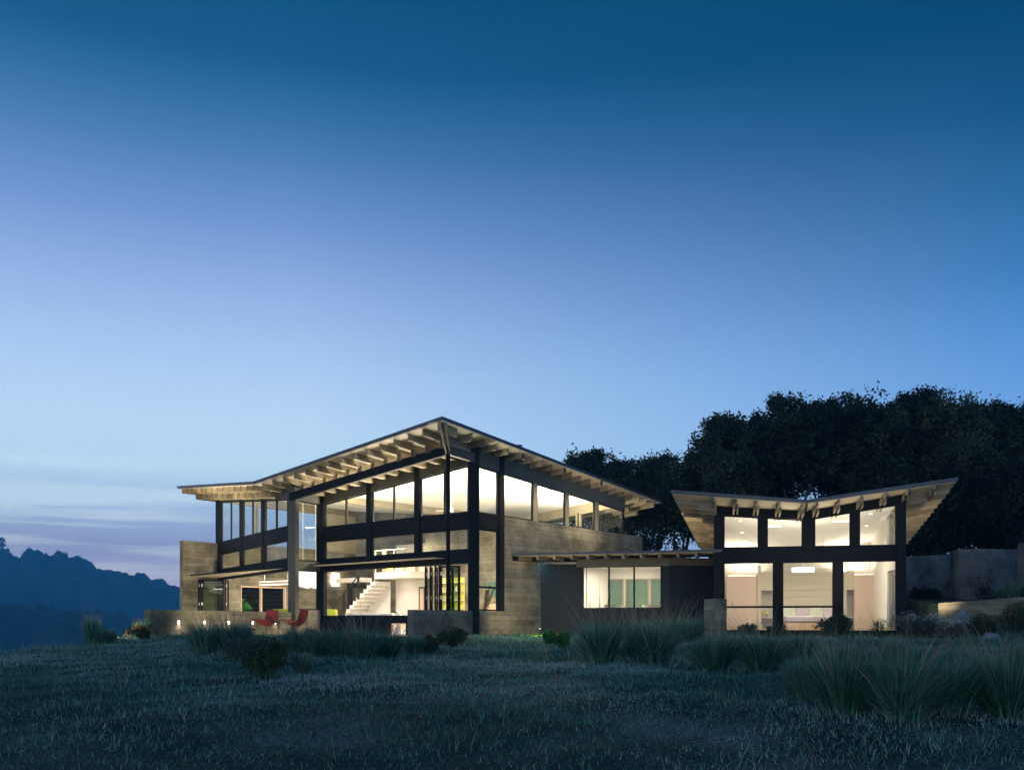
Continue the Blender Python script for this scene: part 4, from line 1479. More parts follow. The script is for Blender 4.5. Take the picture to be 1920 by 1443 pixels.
# ------------------------------------------------------------------ furniture and lamps of the main pavilion
# long glowing dining pendant
px_, d_ = 511, 43.6
x0, x1 = ray(488) * 43.9, ray(548) * 42.6
wD = Wall((x0, 43.9), (x1, 42.6))
t = thing('linear_pendant', 'long rectangular pendant lamp glowing above and below in the dining bay', 'lamp', (x0, 43.9, 2.2))
zc_ = (HY - 1092) * 43.3 / F_PX + EYE
add('body', wD.solid(0, wD.L, zc_ - .07, zc_ + .05, -.1, .1), 'pinkwood', t)
add('lens', wD.solid(.03, wD.L - .03, zc_ + .051, zc_ + .07, -.08, .08), 'glow', t)
add('lens', wD.solid(.03, wD.L - .03, zc_ - .09, zc_ - .071, -.08, .08), 'glow', t)
for u in (.3, wD.L - .3):
    add('cable', MB().tube([(*wD.p(u), zc_ + .07), (*wD.p(u), RT(*wD.p(u)) - TH)], .008, 4), 'white', t)
c = wD.p(wD.L / 2)
area('pendant_light', (*c, zc_ + .12), 1.5, 55, rot=(math.pi, 0, 0), sizey=.2)
area('pendant_light', (*c, zc_ - .12), 1.5, 40, sizey=.2)
# cluster of folded white paper pendants behind the return window
t = thing('folded_pendant', 'large folded white pendant lamp glowing behind the narrow return window', 'lamp', (ray(575) * 42, 42, 2))
for k, (pa, pb, q0, q1) in enumerate(((560, 596, 1070, 1088), (556, 576, 1084, 1100), (577, 600, 1080, 1102))):
    y = 41.6 + .35 * k
    zt_, zb2 = (HY - q0) * y / F_PX + EYE, (HY - q1) * y / F_PX + EYE
    xa, xb = ray(pa) * y, ray(pb) * y
    m = MB()
    m.hexa([(xa, y, zb2 + .06), (xb, y + .3, zb2 - .06), (xb, y + .3, zt_ - .02), (xa, y, zt_ + .04)],
           [(xa + .05, y + .25, zb2 + .06), (xb - .02, y + .5, zb2 - .06), (xb - .02, y + .5, zt_), (xa + .05, y + .25, zt_)])
    add('panel', m, 'glow_soft', t)
add('cable', MB().tube([(ray(568) * 41.8, 41.8, 2.3), (ray(568) * 41.8, 41.8, RT(ray(568) * 41.8, 41.8) - TH)], .012, 5), 'white', t)
add('cable', MB().tube([(ray(592) * 42.2, 42.2, 2.2), (ray(592) * 42.2, 42.2, RT(ray(592) * 42.2, 42.2) - TH)], .012, 5), 'white', t)
# wall sconce on the far concrete wall
u = wFH.u(625)
t = thing('wall_sconce', 'wall lamp throwing a bright oval onto the far concrete wall', 'lamp', (*wFH.p(u, .0), 2.6))
sgn = -1
ps = wFH.p(u, .12)
inn = Vector((wFH.n.x, wFH.n.y))
inn = inn if inn.dot(Vector((-4, 44)) - Vector(wFH.p(u))) > 0 else -inn
pc = Vector(wFH.p(u)) + inn * .16
zs_ = (HY - 1086) * pc.y / F_PX + EYE
add('shade', prism(pc - wFH.d * .22, pc + wFH.d * .22, zs_ - .36, zs_ + .36, -.04, .04), 'glow', t)
pq = pc + inn * .10
area('sconce_light', (*pq, zs_), .5, 30, rot=(math.radians(90), 0, math.atan2(inn.y, inn.x) + math.pi / 2))
area('sconce_light', (*(pc + inn * .06), zs_ + .5), .2, 25, rot=(math.radians(180), 0, 0))

# chairs and tables inside
def side_chair(label, x, y, rz, m_, grp=None):
    t = thing('dining_chair', label, 'chair', (x, y, 0), rz, grp)
    add('seat', obox((0, 0), .46, .46, .40, .48), m_, t, local=True, bevel=.02)
    b = MB().hexa([(-.22, .18, .46), (.22, .18, .46), (.22, .24, .46), (-.22, .24, .46)], [(-.19, .28, .98), (.19, .28, .98), (.19, .33, .98), (-.19, .33, .98)])
    add('backrest', b, m_, t, local=True, bevel=.02)
    for a in (-1, 1):
        for c_ in (-1, 1):
            add('leg', MB().tube([(a * .19, c_ * .19, 0), (a * .18, c_ * .18, .40)], .016, 6), 'black', t, local=True)


g_ = 'lime and yellow dining chairs'
side_chair('lime green chair seen left of the dining table end through the bay opening', ray(521) * 39.2, 39.2, math.radians(190), 'lime', g_)
side_chair('pale yellow chair between the two lime chairs in the bay opening', ray(528) * 39.9, 39.9, math.radians(170), 'yellow', g_)
side_chair('lime green chair half hidden by the dark bay column', ray(534.5) * 39.0, 39.0, math.radians(185), 'lime', g_)
side_chair('lime green chair at the left edge of the wide middle opening', ray(616.5) * 39.6, 39.6, math.radians(200), 'lime', g_)
side_chair('yellow chair just right of the lime one in the wide opening', ray(622) * 40.2, 40.2, math.radians(200), 'yellow', g_)
t = thing('dining_table', 'long pale dining table behind the low wall in the bay', 'table', (-9.5, 41, 0))
wT = Wall((ray(500) * 41.5, 41.5), (ray(560) * 40.3, 40.3))
add('table_top', wT.solid(0, wT.L, .70, .74, -.45, .45), 'white', t)
for u in (.3, wT.L - .3):
    add('leg', wT.solid(u - .05, u + .05, 0, .70, -.3, .3), 'white', t)
t = thing('sofa', 'long low pale sofa behind the dark bench in the wide opening', 'sofa', (-5.5, 38, 0))
wF = Wall((ray(653) * 39.2, 39.2), (ray(738) * 37.6, 37.6))
add('seat', wF.solid(0, wF.L, .12, .42, -.9, 0), 'pinkwood', t, bevel=.03)
add('backrest', wF.solid(0, wF.L, .42, .80, -.12, .1), 'plaster', t, bevel=.04)
t = thing('lounge_chair', 'white moulded lounge chair left of the low grey wall end', 'chair', (ray(750) * 36.6, 36.6, 0))
cx_, cy_ = ray(747) * 36.6, 36.6
m = MB().hexa([(cx_ - .32, cy_ - .3, .40), (cx_ + .32, cy_ - .3, .40), (cx_ + .32, cy_ + .3, .34), (cx_ - .32, cy_ + .3, .34)], [(cx_ - .32, cy_ - .3, .47), (cx_ + .32, cy_ - .3, .47), (cx_ + .32, cy_ + .3, .41), (cx_ - .32, cy_ + .3, .41)])
add('seat', m, 'white', t, bevel=.03)
m = MB().hexa([(cx_ + .22, cy_ - .3, .42), (cx_ + .29, cy_ - .3, .42), (cx_ + .29, cy_ + .3, .42), (cx_ + .22, cy_ + .3, .42)], [(cx_ - .10, cy_ - .3, .92), (cx_ - .03, cy_ - .3, .92), (cx_ - .03, cy_ + .3, .92), (cx_ - .10, cy_ + .3, .92)])
add('backrest', m, 'white', t, bevel=.03)
add('pedestal', MB().tube([(cx_, cy_, 0), (cx_, cy_, .36)], [.25, .05], 10), 'white', t)

# kitchen shelves seen past the folded doors
t = thing('kitchen_shelves', 'open kitchen shelves with lit yellow bottles behind the folded doors', 'shelf', (*wX.p(wX.u(845), .3), 0))
a, b = wX.u(872), wX.u(824)
add('back_panel', wX.solid(a, b, .9, 2.5, .01, .05), 'yellow', t)
for k in range(4):
    add('shelf_board', wX.solid(a, b, 1.05 + .4 * k, 1.08 + .4 * k, .05, .34), 'white', t)
for k in range(3):
    for j in range(7):
        u = a + (b - a) * (j + .6) / 7.5
        hgt = .16 + .1 * ((j * 7 + k * 3) % 5) / 5
        q = wX.p(u, .2)
        add('jar', MB().tube([(*q, 1.081 + .4 * k), (*q, 1.081 + .4 * k + hgt)], .05, 8), ('yellow', 'lime', 'wood', 'white')[(j + k) % 4], t)
add('counter', wX.solid(a - .1, b + .1, 0, .93, .05, .62), 'lime', t, label='yellow green counter front')
c = wX.p((a + b) / 2, .45)
area('shelf_light', (c[0], c[1], 2.55), 1.6, 22, col=(1, .8, .4), sizey=.1, rot=(math.radians(20), 0, math.atan2(wX.d.y, wX.d.x)))
t = thing('wall_niche', 'teal lined niche in the concrete wall behind the narrow corner window', 'niche', (*wX.p(wX.u(920), .1), 0))
a, b = wX.u(933), wX.u(911)
add('lining', wX.solid(a, b, 1.6, 2.25, .004, .05), 'teal', t)
add('base_cabinet', wX.solid(a - .6, wX.u(920), .0, 1.25, .01, .5), 'wood', t)
# vase of pampas plumes
t = thing('pampas_vase', 'vase of pale pampas plumes behind the narrow corner window', 'plant', (ray(908) * 35, 35, .9))
vx, vy = ray(907) * 35.2, 35.2
add('vase', MB().tube([(vx, vy, .0), (vx, vy, .3), (vx, vy, .75)], [.12, .16, .06], 12), 'white', t, smooth=True)
for k, (dx, hh) in enumerate(((.18, 1.35), (.34, 1.25), (.08, 1.1))):
    n = 500
    s_ = nrs.rand(n) ** .7
    c_ = np.stack([vx + dx * s_ * 1.2 + .05 * nrs.normal(size=n) * (1.2 - s_), vy + .05 * nrs.normal(size=n), .72 + s_ * hh * .85], -1)
    add('plume', leaf_quads('plume', c_, np.full(n, .035), nrs.rand(n)), 'seed', t)
# courtyard behind the bay's sliding door
t = thing('courtyard_screen', 'dark slatted screen in the courtyard seen through the sliding door', 'screen', (-14.5, 51, 0))
a = Vector(wFH.p(uo0 - .4)) - inn * 2.6
b = Vector(wFH.p(uo1 + 2.2)) - inn * 2.6
for k in range(11):
    add('slat', prism(a, b, -.1 + k * .22, .117 + k * .22, 0, .04), 'dark_panel', t)
t = thing('potted_tree', 'leafy green potted plant lit behind the sliding glass door', 'plant', (0, 0, 0))
pq = Vector(wFH.p(uo0 + .75)) - inn * 1.1
t.location = (*pq, 0)
add('pot', MB().tube([(0, 0, -.05), (0, 0, .35)], [.16, .22], 12), 'rock', t, local=True)
add('stem', MB().tube([(0, 0, .3), (.03, 0, .8)], .025, 6), 'bark', t, local=True)
n = 500
c_ = nrs.normal(size=(n, 3)) * np.array([.28, .28, .25]) + np.array([0, 0, 1.15])
add('foliage', leaf_quads('foliage', c_, .07 * (.6 + nrs.rand(n)), nrs.rand(n)), 'greenleaf', t, local=True)
tag(add('courtyard_paving', slab([tuple(Vector(wFH.p(-2)) - inn * .1), tuple(Vector(wFH.p(6)) - inn * .1), tuple(Vector(wFH.p(6)) - inn * 3.4), tuple(Vector(wFH.p(-2)) - inn * 3.4)], -.5, -.02), 'paving'), kind='structure')
# chairs in the link room
for px, lb in ((1151, 'left pale round backed chair inside the link window'), (1222, 'right pale round backed chair inside the link window')):
    t = thing('tub_chair', lb, 'chair', (ray(px) * 37.4, 37.4, 0), 0, 'pale chairs in the link room')
    m = MB()
    n = 10
    for k in range(n):
        a0, a1 = math.pi * k / n, math.pi * (k + 1) / n
        f = lambda a, r, z: (math.cos(a) * r, -math.sin(a) * r * .8, z)
        m.hexa([f(a0, .36, .35), f(a1, .36, .35), f(a1, .31, .35), f(a0, .31, .35)], [f(a0, .38, 1.12), f(a1, .38, 1.12), f(a1, .33, 1.12), f(a0, .33, 1.12)])
    add('backrest', m, 'beige', t, local=True)
    add('seat', MB().tube([(0, 0, .36), (0, 0, .46)], .33, 16), 'white', t, local=True)
    add('pedestal', MB().tube([(0, 0, 0), (0, 0, .36)], [.2, .04], 10), 'black', t, local=True)

# ------------------------------------------------------------------ interior light (lamps of the house, and added lights without fittings)
def up(name, p, z, size, sy, pw, rz=0.0):
    area(name, (p[0], p[1], z), size, pw, rot=(math.pi, 0, rz), sizey=sy)


def strip(label, wl, u0, u1, z, t0, t1):
    t = thing('uplight_strip', label, 'light strip', (*wl.p((u0 + u1) / 2, (t0 + t1) / 2), z), 0, 'uplight strips that wash the ceiling')
    add('housing', wl.solid(u0, u1, z, z + .05, t0, t1), 'steel', t)
    add('lens', wl.solid(u0 + .02, u1 - .02, z + .051, z + .06, t0 + .02, t1 - .02), 'glow', t)


strip('uplight strip on the inner edge of the long concrete wall', wCG, wCG.u(960), wCG.L - .6, SILL + .002, -.36, -.25)
azB = math.atan2(wCG.d.y, wCG.d.x)
azA = math.atan2(wAB.d.y, wAB.d.x)
azE = math.atan2(wEF.d.y, wEF.d.x)
up('ceiling_wash', wCG.p(6.2, -1.5), SILL + .15, 6.0, .3, 850, azB)
strip('uplight strip inside the middle wall band', wAB, .6, wAB.L - .5, SILL - .3, -.24, -.13)
up('ceiling_wash', wAB.p(wAB.L * .5, -.5), SILL - .15, 6.5, .3, 1000, azA)
strip('uplight strip inside the dining bay band', wEF, .6, wEF.L - .6, SILL - .3, -.24, -.13)
up('ceiling_wash', wEF.p(wEF.L * .5, -.5), SILL - .15, 6.5, .3, 420, azE)
# broad room light: added area lights without fittings, shining down into the rooms
for (x, y), z, pw, s_ in (((-3.6, 38.2), 4.6, 480, 1.4), ((-.5, 36.8), 4.8, 220, 1.0), ((-9.6, 43.4), 4.3, 420, 1.4), ((-6.0, 45.2), 4.4, 460, 1.2), ((.5, 39.0), 4.6, 260, 1.0)):
    area('room_fill', (x, y, z), s_, pw)
area('landing_light', (*wX.p(wX.u(765), .7), 2.48), .5, 8)
area('hall_light', (-5.0, 50.0, 3.0), 1.0, 80)
area('link_light', (4.6, 37.6, 2.62), 1.6, 200)
area('courtyard_light', (*(Vector(wFH.p(uo0 + 1.2)) - inn * 1.4), 2.6), .6, 30)
for p, rz in (((9.0, 36.2), 0), ((12.4, 35.6), 0)):
    area('bedroom_light', (p[0], p[1], 3.3), 1.0, 55)
# added spotlights, put in for the light: they brighten the concrete, the eaves and the grass at their feet
def added_spot(label, x, y, target, power, cone=75, zz_=None):
    z = zz_ if zz_ is not None else (float(ground(x, y)) if y < 33 else 0.0)
    t = thing('added_spotlight', label, 'spotlight', (x, y, z), 0, 'small added spotlights aimed at the house')
    add('stake', MB().tube([(0, 0, -.1), (0, 0, .22)], .012, 6), 'black', t, local=True)
    d = (Vector(target) - Vector((x, y, z + .15))).normalized()
    c0 = Vector((0, 0, .24))
    add('head', MB().tube([tuple(c0 - d * .05), tuple(c0 + d * .04)], [.03, .045], 12), 'black', t, local=True)
    q = d.to_track_quat('-Z', 'Y').to_euler()
    o = spot('added_beam', Vector((x, y, z)) + c0 + d * .06, power, rot=q, cone=cone, r=.03, blend=.9, col=(1.0, .80, .50))
    return t


added_spot('added spotlight in the bright green grass by the concrete wall', .9, 31.2, (1.6, 35.0, .3), 500, 120)
added_spot('added spotlight on the terrace under the prow', -5.6, 32.6, (-3.6, 35.0, 5.6), 120, 110)
added_spot('added spotlight between the sling chairs and the bay column', -9.9, 35.4, (-12.2, 41.5, 5.2), 180, 110)
added_spot('added spotlight in front of the left end of the long low wall', -12.3, 33.0, (-14.6, 43.5, 3.2), 3600, 80)
added_spot('added spotlight among tussocks left of the fin wall', 5.2, 32.0, (6.4, 34.5, 2.2), 90, 90)
added_spot('added spotlight by the pale flowers right of the bedroom pavilion', 14.3, 31.9, (15.1, 36.5, 4.6), 520, 80)
added_spot('added spotlight at the foot of the bedroom front', 10.2, 30.6, (10.2, 33.0, 4.6), 240, 110)
added_spot('added spotlight in the grass in front of the long low wall', -8.3, 30.9, (-10.3, 33.8, .3), 330, 120)
area('corner_fill', (-.75, 34.9, 3.5), .6, 90)  # added light without a fitting, brightens the narrow corner window
for u in (1.6, 4.2, 6.8):  # added downlights, put in to wash the concrete wall from above
    q = wCG.p(u, 1.0)
    z = R1(*q) - TH - .38
    t = thing('added_downlight', ('first', 'second', 'third')[int(u / 2.6)] + ' added downlight under the right eave, counted from the prow', 'downlight', (q[0], q[1], z), 0, 'added downlights under the right eave')
    add('can', MB().tube([(*q, z), (*q, z + .2)], .05, 12), 'black', t)
    spot('added_eave_beam', (q[0], q[1], z - .02), 330, rot=(0, 0, 0), cone=150, r=.05, blend=1.0, col=(1.0, .82, .56))
added_spot('small added floodlight standing on the link roof under the left bedroom eave', 6.0, 34.3, (7.0, 38.5, 4.2), 150, 100, zz_=3.0)
added_spot('added spotlight at the tall wall, grazing the knoll grass', -11.9, 30.6, (-11.6, 25.0, -.9), 900, 120)
t = thing('added_downlight', 'added downlight under the left tip of the link roof, above the bright green grass', 'downlight', (1.0, 34.75, 2.7))  # added lamp, put in to brighten the green grass patch
add('can', MB().tube([(1.0, 34.75, 2.60), (1.0, 34.75, 2.79)], .05, 12), 'black', t)
dd = (Vector((1.3, 28.0, -.2)) - Vector((1.0, 34.75, 2.6))).normalized()
spot('added_eave_beam', (1.0, 34.72, 2.57), 2600, rot=dd.to_track_quat('-Z', 'Y').to_euler(), cone=52, r=.04, blend=.9, col=(1.0, .86, .6))
added_spot('small added floodlight standing on the link roof near the concrete wall', 4.2, 35.2, (4.9, 40.0, 6.2), 230, 120, zz_=2.95)

# ------------------------------------------------------------------ trees
def oak_lobes(rx, ry, h0, h1, n, seed, r=(1.1, 2.0)):
    rs = np.random.RandomState(seed)
    out_ = []
    for k in range(n):
        a = rs.rand() * 2 * math.pi
        q = math.sqrt(rs.rand())
        t = rs.rand()
        env = math.sin(math.pi * min(1, .18 + .72 * (1 - t) + .05)) ** .6
        z = h0 + (h1 - h0) * t
        env = (1 - max(0, (t - .45) / .55) ** 2) ** .5 * .95 + .05
        out_.append((math.cos(a) * q * rx * env, math.sin(a) * q * ry * env, z, r[0] + (r[1] - r[0]) * rs.rand() * (1 - .45 * t)))
    return out_


def limbs_for(h, seed, n=5, r=2.5):
    rs = np.random.RandomState(seed)
    tr = [(0, 0, -.5), (.15 * rs.randn(), 0, h * .2), (.3 * rs.randn(), .2 * rs.randn(), h * .45), (.4 * rs.randn(), .2, h * .75)]
    o = [tr]
    for k in range(n):
        a = 2 * math.pi * k / n + rs.rand()
        z0 = h * (.22 + .06 * k)
        o.append([(0, 0, z0), (math.cos(a) * r * .5, math.sin(a) * r * .5, z0 + h * .14), (math.cos(a) * r, math.sin(a) * r, z0 + h * .3)])
    return o


def tree_at(px, top, bottom, y, width_px, label, seed, n=34000, lobes_n=26, holes=0.0, leaf=.088, r=None, name='oak_tree', grp='dark oaks behind the house', core=.3):
    x = ray(px) * y
    gz = float(ground(x, y))
    zt = (HY - top) * y / F_PX + EYE - gz
    zb_ = (HY - bottom) * y / F_PX + EYE - gz
    rx = width_px * .43 * y / F_PX
    r = r or (.85, 1.7)
    n = int(n * 1.8)
    lb = oak_lobes(max(.5, rx - r[0] * .9), 2.6, min(zb_ + 1.3, zt - 2.2), zt - r[0], lobes_n, seed, r)
    return make_tree(label, x, y, gz, lb, n, leaf, limbs_for(zt * .8, seed, 6, rx * .7), holes, seed, .28, grp, name, core)


TREES = [
    (1345, 766, 1010, 50, 160, 'tall dark oak at the left end of the big grove, above the bedroom eave', 1, 46000, 22, .5),
    (1412, 758, 1010, 53, 150, 'dark oak with a low rounded top, second from the left in the grove', 12, 40000, 20, .45),
    (1480, 756, 930, 49, 150, 'dark oak above the left half of the bedroom roof with small sky gaps', 3, 38000, 20, .55),
    (1560, 750, 930, 52, 150, 'dark oak with spiky top above the bedroom roof valley', 4, 40000, 20, .6),
    (1632, 757, 960, 49, 140, 'dark oak right of the roof valley, lower than its right neighbour', 5, 36000, 20, .4),
    (1702, 734, 1010, 51, 170, 'highest dark oak of the grove above the right bedroom eave', 6, 46000, 24, .35),
    (1780, 752, 1040, 48, 150, 'dark oak between the highest one and the picture edge trees', 7, 40000, 24, .3),
    (1850, 763, 1040, 50, 150, 'dark oak above the streaked retaining wall', 8, 40000, 24, .3),
    (1925, 756, 1040, 48, 150, 'dark oak cut off by the right picture edge', 9, 38000, 24, .3),
    (1740, 880, 1045, 45, 150, 'low black undergrowth tree behind the left retaining wall', 10, 26000, 18, 0),
    (1870, 870, 1045, 44, 170, 'low black undergrowth tree behind the right retaining walls', 11, 26000, 18, 0),
]
for px, top, bot, y, wd, lb, sd, n, ln, ho in TREES:
    tree_at(px, top, bot, y, wd, lb, sd, n, ln, ho, leaf=.088)
g2 = 'lower oaks seen between the two pavilions'
tree_at(1100, 850, 985, 58, 90, 'leftmost low oak just clearing the right roof slope', 21, 20000, 12, .4, grp=g2)
tree_at(1160, 862, 1000, 56, 90, 'low oak above the end of the right roof slope', 22, 20000, 12, .45, grp=g2)
tree_at(1228, 855, 1005, 57, 110, 'round topped oak in the gap between the two pavilions', 23, 28000, 15, .5, grp=g2)
tree_at(1278, 890, 1035, 52, 70, 'thin oak with many sky gaps beside the bedroom eave', 24, 4000, 16, .6, grp=g2)
tree_at(1215, 975, 1060, 60, 150, 'sparse see-through oak low over the link roof', 25, 3000, 22, .75, grp=g2, core=.1)

# trees on the far ridge
for px, top, base, wd, n, lb in ((3, 1006, 1047, 26, 1500, 'ridge pine cut by the left picture edge'), (56, 1033, 1050, 20, 900, 'small round tree on the ridge crest'), (88, 1036, 1052, 10, 500, 'thin ridge tree left of the tall pair'),
                                 (112, 1030, 1064, 30, 1900, 'tall umbrella shaped tree of the ridge pair, left one'), (142, 1040, 1074, 24, 1700, 'right tree of the tall ridge pair'), (193, 1072, 1088, 18, 800, 'small bush tree lower on the ridge'),
                                 (258, 1078, 1096, 22, 900, 'rounded tree on the ridge nearer the house'), (284, 1087, 1106, 22, 900, 'dark round ridge tree left of the concrete wall'), (312, 1099, 1118, 16, 700, 'ridge tree touching the tall concrete wall')):
    y = 1480
    x = ray(px) * y
    zt, z0 = (HY - top) * y / F_PX + EYE, (HY - base) * y / F_PX + EYE
    hh = zt - z0
    rr = wd / 2 * y / F_PX
    t = thing('ridge_tree', lb, 'tree', (x, y, z0 - 9), 0, 'trees on the far ridge')
    rs = np.random.RandomState(px)
    lb_ = [((rs.rand() - .5) * rr * 1.5, (rs.rand() - .5) * rr, 9 + hh * (.10 + .75 * rs.rand()), rr * (.28 + .2 * rs.rand())) for _ in range(11)]
    add('crown', crown_leaves('crown', lb_, n, 1.4, .2, px + 1, .2), 'leaf', t, local=True)
    add('trunk', MB().tube([(0, 0, 0), (0, 0, 9 + hh * .6)], [1.2, .5], 6), 'bark', t, local=True)

# ------------------------------------------------------------------ meadow
def scatter_blades(name, label, n, fy, region, h, hw, wdt, mat, tint_mu, seed, segs=2, cat='grass', keep=None, lean=(.1, .9), patch=True):
    rs = np.random.RandomState(seed)
    y = region[2] + (region[3] - region[2]) * rs.rand(n) ** fy
    hx_ = np.minimum(y * .60 + 5.5, 60)
    x = (rs.rand(n) * 2 - 1) * hx_
    m_ = (x > region[0]) & (x < region[1])
    if keep is not None:
        m_ &= keep(x, y)
    x, y = x[m_], y[m_]
    n = len(x)
    # clumps
    z = ground(x, y)
    f = .5 + .5 * np.sin(x * 1.7 + np.sin(y * 1.3) * 1.5) * np.sin(y * 1.9 + np.sin(x * 2.1))
    dry = np.sin(x * .55 + 1.3 * np.sin(y * .42)) * np.sin(y * .8 + .7 * np.sin(x * .9)) * .5 + .5
    az = rs.rand(n) * 6.283
    ln = lean[0] + (lean[1] - lean[0]) * rs.rand(n)
    hh = h * (.35 + .9 * rs.rand(n)) * (.6 + .7 * f)
    tint = np.clip(rs.normal(tint_mu, .2, n) + (.5 * (dry - .45) + .22 * np.exp(-((x + 8) / 6.0) ** 2 - ((y - 21) / 4.0) ** 2) if patch else 0), 0, 1)
    me_ = blades(name, np.stack([x, y, z - .01], -1), az, ln, rs.rand(n) * .9, hh, wdt * (.7 + .6 * rs.rand(n)) * (hw * np.maximum(y, 9) / 9), tint, segs)
    o = add(name, me_, mat)
    return tag(o, label, cat, kind='stuff')


outside = lambda x, y: ~((y > 31 + np.abs(x - 5) * .0) & (x > -10) & (x < 14.5)) & ~((y > 29.5) & (x > -10.4) & (x < -2.5) & (y > 33 - .5 * (x + 10)))
scatter_blades('meadow_grass', 'dusky blue green meadow grass covering the slope in front of the house', 460000, .62, (-40, 40, 6.5, 34), .085, 1.0, .0085, 'meadow', .47, 5, 2, keep=outside)
scatter_blades('dry_litter', 'pale dry grass litter lying in the meadow', 54000, .62, (-40, 40, 6.5, 32), .14, 1.0, .0075, 'meadow', .88, 6, 2, keep=outside, lean=(.9, 1.45), patch=True)
scatter_blades('lit_grass', 'grass coloured brighter green as if lit by the house along the concrete wall', 30000, 1.0, (-2.2, 4.2, 25, 33.9), .12, .5, .010, 'grass_lit', .5, 8, 2, keep=lambda x, y: (y > 26.2 + .5 * np.abs(x - 1.3) + .5 * np.sin(x * 3)) & (y < 32.6 + 1.0 * (x + 1)), patch=False)
scatter_blades('lit_grass', 'green grass strip at the foot of the bedroom glazing', 26000, 1.0, (6.8, 14.5, 30.4, 33.4), .15, .5, .006, 'grass_lit', .4, 9, 2, keep=lambda x, y: y < 33.5 - .216 * (x - 7.1), patch=False)
scatter_blades('knoll_grass', 'rough grass along the edge of the knoll on the left', 26000, 1.0, (-15, -7.5, 21, 33), .13, .6, .006, 'grass_lit', .25, 10, 2, keep=lambda x, y: (y < 30.5 + .6 * (x + 11)) & (y > 24.5 - .0 * x), patch=False)

scatter_blades('dry_stalks', 'single tall dry stalks standing in the meadow', 2200, .8, (-30, 30, 7, 31), .34, .7, .009, 'seed', .7, 16, 3, keep=outside, lean=(.05, .8), patch=False)
scatter_blades('coarse_grass', 'longer coarse grass growing in dark uneven clumps', 84000, .62, (-40, 40, 6.5, 31), .2, .8, .010, 'tussock', .35, 17, 3, lean=(.05, .7), patch=False,
               keep=lambda x, y: outside(x, y) & (np.sin(x * 1.1 + 2 * np.sin(y * .7)) * np.sin(y * 1.3 + 1.5 * np.sin(x * .9)) + .5 * np.sin(3.1 * x + y) * np.sin(2.9 * y - x) > .55))

# ------------------------------------------------------------------ tussocks
TM = [tussock_mesh('tuft', 3600, 40 + i, .95, 1.0, .012, 4) for i in range(4)]
TS = [tussock_mesh('tuft', 1500, 50 + i, .95, 1.0, .020, 3) for i in range(4)]
SK = [stalk_mesh('seed_stalks', 46, 60 + i) for i in range(3)]
for me_ in TM + TS:
    me_.materials.append(M['tussock'])
for me_ in SK:
    me_.materials.append(M['seed'])


def tussock(px, py, hpx, label, stalks=0, wide=1.0, grp='deer grass tussocks in the meadow', y=None, tall=False):
    x, y, z = gpoint(px, py, y)
    s_ = hpx * y / F_PX
    k = rnd.randrange(4)
    t = thing('grass_tussock', label, 'tussock', (x, y, z), 0, grp)
    me_ = (TM if y < 17 else TS)[k]
    o = bpy.data.objects.new('tuft', me_)
    link(o, t)
    o.rotation_euler = (0, 0, rnd.random() * 6.28)
    f_ = .86 if y < 17 else 1.0
    o.scale = (s_ * .98 * wide * f_, s_ * .98 * wide * f_, s_ * 1.08 * f_)
    if stalks:
        o = bpy.data.objects.new('seed_stalks', rnd.choice(SK))
        link(o, t)
        o.rotation_euler = (0, 0, rnd.random() * 6.28)
        o.scale = (s_ * wide * stalks, s_ * wide * stalks, s_ * 1.15 * stalks)
    return t


